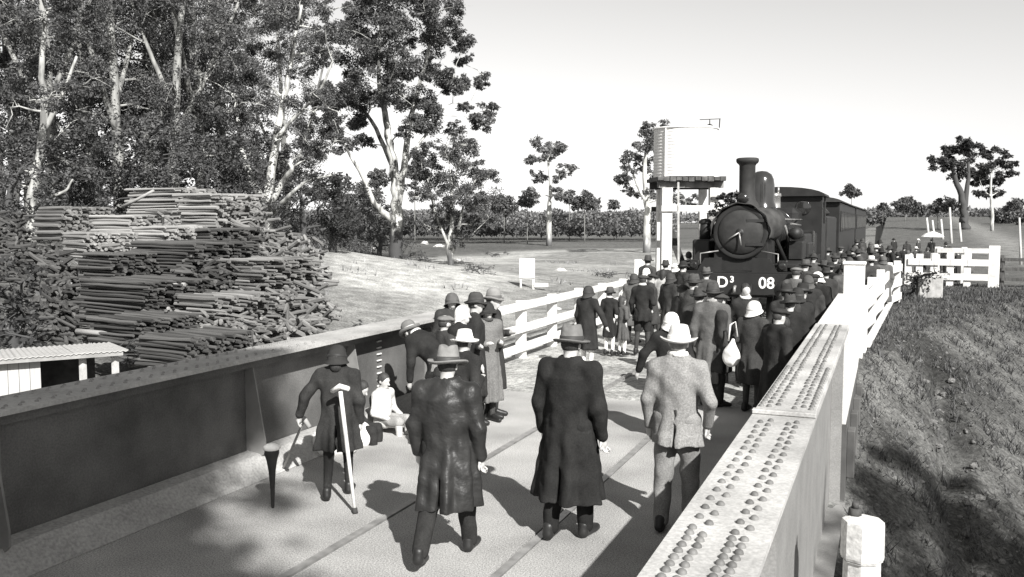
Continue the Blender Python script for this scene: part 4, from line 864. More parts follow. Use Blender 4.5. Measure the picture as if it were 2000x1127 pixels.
def wood(paths, blobs, seed, r_end=.05, twig=True):
    """paths: hand-set stems [(points, r0, r1)]; each blob gets a limb from the nearest lower wood"""
    q = random.Random(seed); m = MB(); nodes = []
    for pts, r0, r1 in paths:
        pts = [Vector(p) for p in pts]; fine = []
        for i in range(len(pts) - 1):
            for k in range(4): fine.append(pts[i].lerp(pts[i + 1], k / 4))
        fine.append(pts[-1]); n = len(fine); sm = [fine[0]] + [(fine[i - 1] + fine[i] * 2 + fine[i + 1]) / 4 for i in range(1, n - 1)] + [fine[-1]]
        rad = [r0 + (r1 - r0) * (i / (n - 1)) for i in range(n)]; 
        sm = [p + Vector((q.uniform(-1, 1), q.uniform(-1, 1), 0)) * rad[i] * .25 for i, p in enumerate(sm)]
        m.tube(sm, rad, 9, True); nodes += [(p, r) for p, r in zip(sm, rad)][2:]
    root = nodes[0][0]
    for c, r in sorted(blobs, key=lambda b_: (Vector(b_[0]) - root).length):
        c = Vector(c); best = None
        for p, rr in nodes:
            d = (c - p).length + max(0, p.z - c.z) * 2.5 - rr * 2
            if best is None or d < best[0]: best = (d, p, rr)
        p, rr = best[1], best[2]; dv = c - p; L = dv.length
        if L < .3: continue
        r0 = max(r_end, min(rr * .62, .035 * L + .03)); mid1 = p + dv * .35 + Vector((q.uniform(-1, 1), q.uniform(-1, 1), q.uniform(.0, 1.0))) * L * .10; mid2 = p + dv * .7 + Vector((q.uniform(-1, 1), q.uniform(-1, 1), q.uniform(.2, 1.0))) * L * .08
        pts = [p, p.lerp(mid1, .5) - Vector((0, 0, L * .01)), mid1, mid2, c]; rd = [r0, r0 * .85, r0 * .7, r0 * .5, r0 * .3]
        m.tube(pts, rd, 6, False); nodes += list(zip(pts[1:], rd[1:]))
        if twig:
            for k in range(3):
                e = c + Vector((q.gauss(0, 1), q.gauss(0, 1), q.gauss(.2, .7))) * r * .6; m.tube([mid2.lerp(c, q.random()), (mid2 + e) / 2 + Vector((0, 0, .1 * r)), e], [r0 * .4, r0 * .28, r0 * .12], 4, False)
    return m
def tree(label, base, paths, blobs, seed, n_per=500, lsize=.5, ltone=.06, bark=(.55, .07, 3.0), cat='tree', grp=None, name='gum_tree', droop=.7, sub=9, hollow=.35):
    base = Vector(base); rel = lambda v: Vector(v) - base
    t_ = empty(name, base); tag(t_, label, cat, grp)
    bl = [(tuple(rel(c)), r) for c, r in blobs]; pa = [([rel(p) for p in pts], a, b_) for pts, a, b_ in paths]
    wood(pa, bl, seed).build('trunk', barkmat(*bark), t_)
    V, Q = leaves(bl, n_per, lsize, seed, droop, sub, hollow=hollow); link(bpy.data.objects.new('crown', np_mesh('crown', V, Q, leafmat(ltone))), t_)
    return t_
def copy_tree(o, loc, rz, sc, label=None):
    c = o.copy(); C.objects.link(c); c.location = loc; c.rotation_euler = (0, 0, rz); c.scale = (sc, sc, sc)
    if label: c['label'] = label
    for ch in list(o.children): d = ch.copy(); C.objects.link(d); d.parent = c
    return c
def pxblobs(lst, D, dz, seed, k=1.12):
    q = random.Random(seed); out = []
    for x, y, r in lst:
        c = at(x, y, D + q.uniform(-1, 1) * dz); R_ = k * r * D / F_PX; out.append((c, R_ * .85))
        for _ in range(3):                               # satellites break up the outline
            a, e = q.uniform(0, 6.28), q.uniform(-.6, .9); out.append((c + Vector((math.cos(a) * math.cos(e), math.sin(a) * math.cos(e), math.sin(e))) * R_ * q.uniform(.7, 1.15), R_ * q.uniform(.32, .6)))
    return out
def P(D, *pp): return [at(x, y, D + (d[0] if d else 0)) for x, y, *d in pp]
# the big gum in the clearing
g0 = onz(775, 515, -2.0); D = (g0 - CAM).dot(_f); gz = float(ground_z(g0.x, g0.y)); g0.z = gz - .1
tree('tall white-limbed gum with dark bark stocking in the clearing', g0,
     [([g0] + P(D, (775, 460), (776, 400), (772, 340), (760, 280), (752, 220), (738, 150), (742, 60)), .80, .14), (P(D, (777, 400), (788, 330), (797, 260, 1), (812, 190, 2), (835, 110, 3), (850, 30, 3)), .46, .11),
      (P(D, (775, 432), (748, 415, -1), (728, 395, -2), (712, 350, -2), (690, 315, -3), (672, 280, -3)), .42, .10), (P(D, (790, 320), (815, 285, 2), (850, 240, 3), (872, 205, 3)), .22, .07), (P(D, (770, 330), (735, 250, 3), (700, 200, 5), (672, 170, 6)), .30, .09)],
     pxblobs([(690, 60, 46), (740, 30, 50), (800, 20, 55), (858, 22, 40), (700, 120, 50), (765, 95, 52), (692, 180, 42), (742, 165, 42), (835, 80, 42), (872, 62, 32), (905, 72, 24), (897, 108, 24), (815, 135, 32), (852, 150, 30), (662, 205, 38), (640, 245, 32), (692, 240, 30), (765, 205, 30), (822, 190, 34), (832, 232, 36), (882, 150, 20), (886, 172, 18), (944, 158, 15), (952, 212, 18), (940, 240, 22), (905, 206, 14), (655, 180, 26), (712, 275, 18), (780, -45, 60), (700, -30, 50), (855, -40, 48), (930, 165, 12), (640, 190, 26), (800, 250, 22), (672, 285, 20), (905, 165, 14)], D, 7, 3),
     31, 1700, .30, .10, (.50, .055, 4.2))
# bushy gum to its right
g1 = onz(882, 522, -2.0); D = (g1 - CAM).dot(_f); g1.z = float(ground_z(g1.x, g1.y)) - .1
tree('dense bushy gum right of the tall gum in the clearing', g1, [([g1] + P(D, (876, 480), (884, 440), (880, 380), (900, 310)), .34, .07), (P(D, (880, 505), (893, 460), (905, 400), (930, 350)), .22, .06), (P(D, (876, 480), (850, 420), (835, 350)), .16, .05)],
     pxblobs([(835, 310, 28), (875, 285, 32), (912, 280, 26), (905, 325, 38), (940, 365, 34), (860, 350, 38), (900, 385, 42), (850, 400, 34), (940, 410, 30), (815, 345, 22), (870, 430, 26), (920, 440, 26), (955, 345, 18), (890, 255, 18), (820, 300, 16), (955, 395, 20), (830, 440, 18), (905, 470, 18), (820, 385, 24)], D, 3.5, 5), 32, 1500, .24, .10, (.5, .08, 1.5))
# white-limbed tree behind the stacks
D = 66; b0 = at(522, 440, D); b0.z = float(ground_z(b0.x, b0.y)) - .2
tree('many-stemmed gum with bright white limbs rising behind the timber stacks', b0,
     [([b0] + P(D, (520, 420), (498, 365, -1), (482, 330, -1), (470, 280, 0), (462, 200, 1)), .42, .10), (P(D, (522, 425), (535, 390, -2), (552, 355, -2), (572, 330, -3), (565, 318, -3)), .30, .12), (P(D, (524, 428), (552, 395, -3), (578, 370, -4), (600, 352, -4), (648, 342, -5)), .20, .05),
      (P(D, (521, 415), (528, 350), (540, 260, 1), (560, 170, 2), (572, 90, 2), (590, 10, 2)), .38, .10), (P(D, (540, 270), (575, 230), (625, 180, -2), (650, 120, -3)), .16, .06)],
     pxblobs([(450, 60, 45), (500, 30, 45), (560, 30, 35), (600, 60, 34), (640, 20, 30), (470, 140, 45), (520, 110, 40), (590, 130, 32), (630, 110, 28), (440, 220, 42), (500, 210, 38), (550, 190, 30), (610, 180, 26), (430, 290, 38), (490, 280, 30), (550, 270, 28), (600, 250, 28), (640, 210, 22), (470, 330, 28), (590, 300, 26), (630, 290, 26), (420, 130, 40), (650, 60, 26), (540, -30, 50), (620, -20, 40), (560, 310, 24), (655, 270, 20), (450, 340, 26)], D, 6, 9), 33, 1600, .20, .10, (.55, .10, 0.0))
# pale trunk at the far left
D = 52; b0 = at(58, 430, D); b0.z = float(ground_z(b0.x, b0.y)) - .3
tree('gum with pale leaning trunk at the far left behind the stacks', b0, [([b0] + P(D, (62, 400), (70, 340), (82, 280), (88, 220), (80, 130), (90, 20)), .36, .12), (P(D, (66, 408), (100, 385, -1), (130, 372, -1), (142, 350, -1)), .12, .05), (P(D, (84, 260), (120, 190), (150, 110)), .16, .07)],
     pxblobs([(30, 40, 50), (90, 20, 50), (150, 60, 45), (40, 130, 48), (120, 120, 40), (20, 210, 45), (80, 190, 32), (150, 170, 40), (30, 290, 42), (130, 250, 34), (60, -30, 60), (150, -20, 50), (10, 350, 30), (150, 330, 26)], D, 5, 12), 34, 1400, .19, .10, (.42, .10, 0.0))
V, Q = leaves([((-.42, 1.05, 2.98), .26), ((-.62, 1.0, 2.78), .20), ((-.30, .95, 3.1), .18)], 9000, .10, 77, .3); wr = link(bpy.data.objects.new('greenery_bundle', np_mesh('greenery_bundle', V, Q, leafmat(.04)))); wr.location = (LX, LY, 0); tag(wr, 'bundle of dark greenery tied beside the chimney', 'greenery')
# the wood behind: prototypes, then copies
protos = []
FG = 'gum trees of the wood behind the timber yard'
def rand_tree(seed, H, loc, label, spread=.24, n=26, n_per=520, tone=.11, grp=FG, low=.30):
    q = random.Random(seed); base = Vector(loc); lean = Vector((q.uniform(-.08, .08), q.uniform(-.08, .08), 0)); ax = lambda t: base + Vector((0, 0, H * t)) + lean * H * t * t
    bl = []
    for k in range(n):
        t = low + (1 - low) * (k + .5) / n; w = spread * H * (math.sin(math.pi * min(1, (t - low) / (1 - low) * .85 + .12)) ** .7); a = q.uniform(0, 6.28); rr = w * q.uniform(.35, 1.0)
        bl.append((ax(t) + Vector((math.cos(a) * rr, math.sin(a) * rr, q.uniform(-.03, .03) * H)), H * q.uniform(.048, .08)))
    a = q.uniform(0, 6.28); s2 = Vector((math.cos(a), math.sin(a), 0)) * H * .12
    return tree(label, base, [([base - Vector((0, 0, .3)), ax(.15), ax(.32), ax(.5), ax(.7), ax(.9)], H * .017, H * .004), ([ax(.25), ax(.38) + s2 * .5, ax(.55) + s2, ax(.75) + s2 * 1.5], H * .009, H * .003), ([ax(.33), ax(.45) - s2 * .5, ax(.62) - s2 * 1.1], H * .008, H * .003)], bl, seed, n_per, H * .0068, tone, (.32, .08, 1.0), grp=grp)
spots = [(110, 60, 26), (175, 66, 28), (235, 62, 27), (290, 70, 30), (340, 64, 27), (395, 72, 31), (30, 68, 28), (440, 80, 30), (-40, 60, 27), (320, 86, 33), (60, 84, 32), (560, 96, 30)]
lab_w = 'tall leafy gum in the dense wood behind the timber yard'
for i, (x, D, H) in enumerate(spots):
    p = at(x, 430, D); p.z = float(ground_z(p.x, p.y)) - .2
    if i < 5: protos.append(rand_tree(100 + i, H, p, lab_w, spread=.21, n=30, n_per=1500)); protos[-1]['H'] = H
    else:
        s = protos[i % 5]; c = copy_tree(s, p, random.uniform(0, 6), H / s['H'], lab_w)
# added trees out of view, crowns shaped to shade the near deck and right bank
def shade_tree(label, base, cen, ru, rv, rz, n, seed):
    q = random.Random(seed); c = Vector(cen); b = Vector(base); bl = []
    while len(bl) < n:
        u, v, w = q.uniform(-1, 1), q.uniform(-1, 1), q.uniform(-1, 1)
        if u * u + v * v + w * w > 1: continue
        bl.append((c + Vector((.707, .707, 0)) * u * ru + Vector((.707, -.707, 0)) * v * rv + Vector((0, 0, w * rz)), q.uniform(1.0, 1.5)))
    return tree(label, b, [([b, b.lerp(c, .4) + Vector((.3, -.2, 0)), c], .32, .12)], bl, seed, 800, .30, .12, (.4, .1, 1.0))
shade_tree('unseen gum added behind the photographer to shade the deck', (6.6, -10.8, -3), (5.3, -8.2, 13.0), 3.3, 2.8, 3.8, 74, 201)
shade_tree('unseen gum added right of the photographer to shade the bank', (16, -1.6, -3), (15.4, -.5, 10.3), 4.0, 2.8, 4.6, 74, 202)
# dark undergrowth and bushes
def shrub(label, p, r, h, seed, tone=.05, n_per=420, size=.30, grp=None, name='shrub'):
    p = Vector(p); p.z = float(ground_z(p.x, p.y)) - .05; q = random.Random(seed)
    bl = [(p + Vector((q.gauss(0, .5) * r, q.gauss(0, .5) * r, h * q.uniform(.25, .9))), max(.35, h * q.uniform(.18, .30))) for _ in range(9)]
    return tree(label, p, [([p, p + Vector((.05 * r, 0, h * .3)), p + Vector((.1 * r, .1 * r, h * .6))], .05 * h + .03, .02 * h + .01)], bl, seed, n_per, size, tone, (.18, .06, 50.), cat='shrub', name=name, grp=grp, droop=.2, sub=8)
sh0 = shrub('dark shrub among the trunks behind the stacks', at(120, 400, 54), 3.0, 6.0, 51, .09, 900, .22, 'undergrowth behind the stacks')
for k, (x, D, s) in enumerate(((10, 50, 1.0), (190, 58, 1.1), (260, 60, 1.2), (330, 60, 1.1), (400, 62, 1.2), (450, 64, 1.0), (590, 70, 1.0), (330, 74, 1.5), (200, 74, 1.5), (100, 72, 1.5), (440, 80, 1.6), (0, 64, 1.4), (560, 90, 1.4), (620, 95, 1.4), (690, 110, 1.3), (740, 120, 1.2), (500, 78, 1.3))):
    p = at(x, 430, D); p.z = float(ground_z(p.x, p.y)) - .1; copy_tree(sh0, p, k * 1.3, s, 'dark shrub among the trunks behind the stacks')
shrub('dark round bush beside the yard left of the tall gum', at(648, 480, 64), 2.2, 6.0, 52, .05, 420, .32, name='bush')
q_ = [b for b in bpy.data.objects if b.get('label', '').startswith('dark round bush')][0]
shrub('large dark bush at the left edge below the stacks', at(20, 600, 27), 2.2, 3.2, 53, .045, 500, .22, name='bush')
shrub('dark bush filling the left corner above the shed', at(70, 640, 23.5), 1.9, 2.2, 54, .042, 500, .20, name='bush')
shrub('low dark bush in the shade at the foot of the tall gum', at(690, 505, 90), 2.2, 1.6, 55, .05, 420, .35, name='bush')
shrub('low weedy bush between girder and yard', at(700, 600, 34), 2.0, 1.2, 56, .10, 500, .20, name='bush')
shrub('grey weedy bush behind the girder near the seated people', at(770, 600, 30), 1.3, .9, 57, .13, 500, .18, name='bush')
shrub('dark heap of brush on the right bank below the wing fence', onz(1782, 592, -.2), .75, 1.15, 58, .055, 520, .14, name='brush_heap')
for k, (x, y, z, r, h, t, lb) in enumerate(((735, 498, -2, 2.6, 1.3, .07, 'low dark scrub left of the tall gum trunk'), (700, 540, -2, 2.0, .8, .09, 'grey scrub in the pale clearing below the tall gum'), (820, 545, -2, 1.8, .6, .10, 'thin weeds in the clearing below the bushy gum'), (930, 560, -2, 1.4, .5, .11, 'small weeds behind the girder group'), (800, 500, -2, 2.6, 1.0, .07, 'dark scrub right of the tall gum trunk'), (1180, 545, -2, 1.5, .45, .11, 'weeds in the clearing left of the fence end'), (600, 640, -2, 1.5, .7, .08, 'weeds growing along the back of the left girder'), (960, 500, -2, 3.0, .8, .09, 'low scrub at the far side of the clearing'))):
    shrub(lb, onz(x, y, z), r, h, 400 + k, t, 500, .14 + .02 * h, name='scrub')
# trees across the plain
D = 175; b0 = at(1072, 450, D); b0.z = -2.2
tree('open-crowned tall gum far across the field', b0, [([b0] + P(D, (1073, 410), (1076, 360), (1070, 310)), .6, .2)], pxblobs([(1060, 292, 20), (1085, 288, 18), (1100, 330, 15), (1045, 312, 15), (1050, 350, 16), (1100, 378, 17), (1072, 300, 15), (1118, 327, 9), (1035, 375, 14), (1088, 350, 9)], D, 5, 20), 61, 600, .55, .16, (.55, .2, 2.0), sub=6)
D = 130; b0 = at(1262, 455, D); b0.z = -2.1
tree('tall gum rising behind the water tank', b0, [([b0] + P(D, (1265, 420), (1262, 370), (1258, 320), (1268, 270)), .6, .18), (P(D, (1264, 400), (1240, 350), (1228, 320)), .28, .10)], pxblobs([(1268, 256, 20), (1250, 285, 20), (1232, 305, 17), (1225, 335, 15), (1255, 320, 18), (1285, 275, 18), (1212, 352, 13), (1265, 375, 16), (1300, 250, 14), (1228, 375, 13), (1280, 340, 15), (1300, 380, 18), (1340, 395, 15), (1322, 385, 12)], D, 5, 21), 62, 700, .45, .12, (.6, .2, 2.0))
D = 150; b0 = at(1884, 458, D); b0.z = float(ground_z(b0.x, b0.y)) - .2
tree('large spreading gum standing alone on the right', b0, [([b0] + P(D, (1884, 430), (1880, 390), (1866, 350), (1855, 310)), .85, .25), (P(D, (1883, 410), (1890, 360), (1892, 310)), .5, .2)], pxblobs([(1850, 297, 17), (1878, 287, 20), (1902, 292, 18), (1832, 312, 13), (1865, 318, 17), (1893, 322, 17), (1875, 345, 13), (1905, 350, 14), (1822, 328, 6)], D, 5, 22), 63, 900, .5, .05, (.16, .06, 60.))
D = 138; b0 = at(1938, 455, D); b0.z = float(ground_z(b0.x, b0.y)) - .2
tree('drooping gum with thin pale stem right of the lone gum', b0, [([b0] + P(D, (1938, 420), (1935, 370), (1938, 320)), .28, .12)], pxblobs([(1938, 298, 15), (1930, 330, 18), (1952, 325, 17), (1968, 318, 12), (1975, 340, 9), (1920, 352, 15), (1945, 352, 14), (1938, 378, 13), (1955, 375, 8), (1962, 300, 9), (1915, 378, 9)], D, 4, 23), 64, 800, .48, .048, (.6, .2, 1.0))
def far_tree(x, y, r, D, lab, ybase, tone=.09, k=0, pale=.2):
    b0 = at(x, ybase, D); b0.z = float(ground_z(b0.x, b0.y)) - .3
    q = random.Random(k); tree(lab, b0, [([b0] + P(D, (x, (ybase + y) / 2), (x + q.uniform(-3, 3), y)), r * D / F_PX * .035 + .05, .05)], pxblobs([(x, y, r * .8), (x - r * .6, y + r * .25, r * .6), (x + r * .6, y + r * .3, r * .6), (x, y + r * .5, r * .6), (x + r * .1, y - r * .4, r * .5)], D, r * D / F_PX * .5, k), 70 + k, 450, D * .0032, tone, (pale, .1, .5), sub=8)
for k, a in enumerate(((1663, 372, 13, 240, 'small lone tree showing above the carriage roof', 410), (1768, 398, 17, 260, 'round tree on the far horizon right of the train', 415), (1792, 405, 13, 280, 'second round tree on the far horizon', 415), (1832, 402, 15, 150, 'bushy tree beside the row of pale posts', 445), (1858, 398, 14, 150, 'tree with pale stem touching the lone gum', 450), (1985, 412, 24, 190, 'dark tree at the right edge of the view', 440), (1958, 418, 18, 210, 'rounded tree on the rise at right', 440), (1725, 402, 7, 320, 'tiny tree beyond the end of the train', 412),
                       (1142, 392, 24, 200, 'rounded tree in the middle of the far field edge', 425), (985, 398, 22, 200, 'rounded tree at the left of the far field edge', 425), (1112, 385, 15, 210, 'small tree between the two far rounded trees', 425), (1200, 398, 9, 220, 'little tree left of the water tank on the skyline', 415), (740, 345, 22, 190, 'grey tree seen left of the tall gum trunk', 430), (715, 380, 20, 190, 'second grey tree seen left of the tall gum', 430), (1030, 390, 16, 190, 'low tree under the open-crowned far gum', 425), (810, 330, 24, 190, 'grey tree seen behind the tall gum trunk', 430))):
    far_tree(*a, k=k, tone=.11)
# tall crop and hedgerow across the plain, too fine to count
def hedge(name, label, x0, x1, D, y0, y1, n, size, tone, seed, thick=8):
    g = np.random.default_rng(seed); X = g.uniform(x0, x1, n); z0, z1 = at(900, y1, D).z, at(900, y0, D).z; pts = np.array([tuple(at(x, 433, D + d)) for x, d in zip(X, g.uniform(0, thick, n))])
    top = z1 * (1 + .0) + (vnoise(X, X * 0, 14, seed) - .5) * (z1 - z0) * .25
    t = g.random(n) ** .7; pts[:, 2] = z0 + (top - z0) * t
    d = g.normal(size=(n, 3)); d /= np.linalg.norm(d, axis=1)[:, None]; w = np.cross(d, g.normal(size=(n, 3))); w /= np.linalg.norm(w, axis=1)[:, None]; L = (size * g.uniform(.6, 1.3, n))[:, None]
    V = np.stack([pts, pts + d * L * .5 + w * L * .25, pts + d * L, pts + d * L * .5 - w * L * .25], 1).reshape(-1, 3)
    o = link(bpy.data.objects.new(name, np_mesh(name, V, np.arange(n * 4).reshape(n, 4), leafmat(tone)))); tag(o, label, 'crop' if name == 'crop' else 'hedge', kind='stuff'); return o
hedge('crop', 'tall leafy crop standing in rows across the field', 560, 1320, 215, 412, 456, 38000, .8, .17, 81, 30)
hedge('hedgerow', 'dark hedge line at the near edge of the crop', 480, 1310, 205, 448, 458, 7000, 1.0, .085, 82, 6)
hedge('hedgerow', 'dark hedge line behind the tall gum', 380, 960, 190, 428, 446, 9000, 1.1, .085, 83, 6)
hedge('far_wood', 'distant wooded skyline right of the train', 1690, 2150, 420, 412, 434, 12000, 2.4, .13, 84, 60)
hedge('far_wood', 'distant wooded skyline beyond the crop', -400, 1700, 600, 418, 434, 26000, 2.4, .14, 85, 80)
# rough grass on the right bank
g = np.random.default_rng(91); n = 22000
X = -.35 + 8.5 * g.random(n) ** 1.3; Yv = 7 + 34 * g.random(n); keep = vnoise(X, Yv, 1.2, 92) > .38; X, Yv = X[keep], Yv[keep]; n = len(X)
Z = ground_z(X, Yv); hgt = .03 + .10 * g.random(n) ** 2; a = g.uniform(0, 6.28, n); w = .006 + .0006 * Yv
b0 = np.stack([X, Yv, Z - .01], 1); dx = np.stack([np.cos(a) * w, np.sin(a) * w, 0 * a], 1); tip = b0 + np.stack([g.normal(0, .05, n), g.normal(0, .05, n), hgt], 1)
V = np.stack([b0 - dx, b0 + dx, tip], 1).reshape(-1, 3); o = link(bpy.data.objects.new('bank_grass', np_mesh('bank_grass', V, np.arange(n * 3).reshape(n, 3), leafmat(.09)))); tag(o, 'rough dry grass on the right bank', 'grass', kind='stuff')
g = np.random.default_rng(93); n = 26000; X = g.uniform(-60, -11, n); Yv = g.uniform(14, 100, n); keep = (vnoise(X, Yv, 5, 94) > .5) & ((1000 + F_PX * np.tan(np.arctan2(X, Yv) + YAW) < 640) | (vnoise(X, Yv, 3, 96) > .72)); X, Yv = X[keep], Yv[keep]; n = len(X); Z = ground_z(X, Yv); hgt = .15 + .35 * g.random(n) ** 2; a = g.uniform(0, 6.28, n); w = .05
b0 = np.stack([X, Yv, Z - .01], 1); dx = np.stack([np.cos(a) * w, np.sin(a) * w, 0 * a], 1); tip = b0 + np.stack([g.normal(0, .12, n), g.normal(0, .12, n), hgt], 1)
V = np.stack([b0 - dx, b0 + dx, tip], 1).reshape(-1, 3); o = link(bpy.data.objects.new('meadow_grass', np_mesh('meadow_grass', V, np.arange(n * 3).reshape(n, 3), leafmat(.26)))); tag(o, 'tufted grass and weeds in the low ground left of the bridge', 'grass', kind='stuff')
g = np.random.default_rng(97); m = 1500; cx = -.3 + 7.5 * g.random(m) ** 1.2; cy = 8 + 30 * g.random(m); nb = 16; X = np.repeat(cx, nb) + g.normal(0, .06, m * nb); Yv = np.repeat(cy, nb) + g.normal(0, .06, m * nb); n = m * nb
Z = ground_z(X, Yv); hgt = np.repeat(.08 + .22 * g.random(m) ** 2, nb) * g.uniform(.5, 1.1, n); a = g.uniform(0, 6.28, n); w = .005 + .0004 * Yv; b0 = np.stack([X, Yv, Z - .01], 1); dx = np.stack([np.cos(a) * w, np.sin(a) * w, 0 * a], 1); tip = b0 + np.stack([g.normal(0, .09, n), g.normal(0, .09, n), hgt], 1)
o = link(bpy.data.objects.new('grass_tufts', np_mesh('grass_tufts', np.stack([b0 - dx, b0 + dx, tip], 1).reshape(-1, 3), np.arange(n * 3).reshape(n, 3), leafmat(.09)))); tag(o, 'dry tussocks dotted over the right bank', 'grass', kind='stuff')
# stones washed into the gully
st = [rock_mesh(40 + k, M('gully_stone', .16, .4, 6, .95, .5)) for k in range(3)]
q = random.Random(4)
for k in range(34):
    yv = q.uniform(11.5, 21); yc = 17.6 + .0; x = .75 + (max(17.6, min(40, 17.6 + (1.2 + .5) * 3.6)) - yv) * .055 + q.gauss(0, .16); s = q.uniform(.06, .15)
    o = inst('gully_stone', st[k % 3], None, (x, yv, float(ground_z(x, yv)) + .01), (0, 0, q.uniform(0, 6)), (s, s * q.uniform(.7, 1.2), s * .8)); tag(o, 'dark stone in the gully washed down the right bank', 'stone', 'stones in the bank gully')
g = np.random.default_rng(95); n = 5200; X = -.3 + 6.5 * g.random(n) ** 1.2; Yv = 7 + 27 * g.random(n); Z = ground_z(X, Yv); s3 = (.012 + .045 * g.random(n) ** 3)[:, None, None]
oc = np.array([(1, 0, 0), (-1, 0, 0), (0, 1, 0), (0, -1, 0), (0, 0, .8), (0, 0, -.8)]); V = np.stack([X, Yv, Z], 1)[:, None, :] + oc[None] * s3 * g.uniform(.6, 1.3, (n, 6, 1))
of = np.array([(0, 2, 4), (2, 1, 4), (1, 3, 4), (3, 0, 4), (2, 0, 5), (1, 2, 5), (3, 1, 5), (0, 3, 5)]); o = link(bpy.data.objects.new('clods', np_mesh('clods', V.reshape(-1, 3), (of[None] + (np.arange(n) * 6)[:, None, None]).reshape(-1, 3), M('soil_clod', .13, .5, 9, .95, .2)))); tag(o, 'clods and small stones scattered over the right bank', 'clods', kind='stuff')
# pale posts along the road on the right
for x, yt, yb, D, lb in ((1812, 425, 462, 120, 'leftmost pale post of the row beyond the crowd'), (1823, 430, 464, 112, 'second pale post of the row beyond the crowd'), (1840, 428, 470, 100, 'third pale post of the row beyond the crowd'), (1857, 405, 480, 88, 'tall pale leaning post in the row beyond the crowd'), (1993, 425, 508, 60, 'grey post at the right edge behind the dark fence'), (1876, 435, 478, 92, 'short pale post left of the lone gum')):
    b0 = at(x + 2, yb, D); tp_ = at(x - 2, yt, D); b0.z = min(b0.z, float(ground_z(b0.x, b0.y))) - .3
    t_ = empty('roadside_post', b0); tag(t_, lb, 'post', 'pale posts on the right'); d = tp_ - b0
    MB().tube([(0, 0, 0), d * .5, d], [.16 * D / 100, .13 * D / 100, .10 * D / 100], 8).build('pole', M('pale_post_wood', .5, .2, 3, .9, .2), t_)
# ------------------------------------------------------------------ people
def head(px, py, h, z=0.0):
    p = onz(px, py, h + z)
    if p.y < 19 and p.x > -1.2: p = onx(px, py, -1.2)          # nobody stands inside the girder or parapet
    return Vector((p.x, p.y, z))
def foot(px, py, z=0.0): return onz(px, py, z)
FG = .0115
mp = make_person
# foreground
mp('man seen from behind in shiny dark leather coat and grey felt hat', foot(875, 1092), face=-8, h=1.62, res=FG, coat='overcoat', coat_c=.028, coat_k='leather', leg_c=.03, hat='fedora', hat_c=.22, band_c=.06, arms=('down', 'down'), stride=.30, hem=.46, wide=1.12, seed=1, brim=.165, nod=.1)
mp('tall man seen from behind in long black overcoat and grey hat', foot(1112, 1048), face=8, h=1.72, res=FG, coat='longcoat', coat_c=.022, leg_c=.02, hat='fedora', hat_c=.15, band_c=.05, arms=('down', 'down'), stride=.10, hem=.33, wide=1.12, flare=.14, seed=2, brim=.15, nod=.05)
mp('man in pale grey suit and light straw hat walking away', head(1326, 612, 1.80), face=-2, h=1.70, res=FG, coat='jacket', coat_c=.24, coat_k='tweed', leg_c=.20, hat='wide', hat_c=.62, band_c=.72, arms=('down', 'pocket'), stride=.12, hem=.74, wide=1.05, seed=3, brim=.16, collar_c=.75, hair_c=.18)
cr = foot(662, 968)
mp('dark-coated person leaning on crutches by the left girder', cr, face=-24, h=1.43, res=FG, coat='overcoat', coat_c=.035, leg_c=.03, leg_kind='stockings', sock_c=.03, hat='cloche', hat_c=.035, band_c=.03, arms=('out', 'down'), stride=.14, hem=.55, seed=4, long_hair=True, nod=.35, flare=.05)
def stick(label, a, b_, r, mat, name='crutch'):
    a, b_ = Vector(a), Vector(b_); t_ = empty(name, a); tag(t_, label, 'crutch'); d = b_ - a; L = d.length
    MB().tube([(0, 0, 0), d * .5, d * .97], [r * .8, r, r], 8).build('shaft', mat, t_); MB().tube([(0, 0, 0), d.normalized() * .05], [r * 1.3, r * 1.2], 8).build('ferrule', M('rubber', .05), t_)
    side = d.cross(Vector((0, 1, 0))).normalized(); MB().tube([d * .98 - side * .09, d + Vector((0, 0, .012)), d * .98 + side * .09], [.022, .026, .022], 8).build('arm_rest', mat, t_)
pale = M('pale_ash_wood', .68, .1, 6, .6, .1)
stick('pale wooden crutch held under the right arm', foot(694, 1003), at(664, 757, (foot(694, 1003) - CAM).dot(_f) + .12), .019, pale)
stick('thin crutch planted to the left of the leaning person', foot(552, 918), at(594, 820, (foot(600, 950) - CAM).dot(_f)), .013, M('grey_stick', .35, .2, 5, .8, .1))
# dark tapering leather prop with a pale pad
p = foot(533, 992); t_ = empty('peg_stand', p); tag(t_, 'dark tapering peg with pale padded top standing on the deck', 'peg stand')
MB().lathe([(.012, 0), (.016, .02), (.024, .2), (.034, .34), (.052, .44), (.072, .50), (.066, .53)], n=14, sx=.9).build('peg', M('dark_leather', .035, .3, 8, .5, .2), t_); MB().lathe([(.066, .53), (.078, .54), (.07, .565), (.04, .58), (.001, .583)], n=14).build('pad', M('pale_pad', .7, .1, 6, .9, .2), t_)
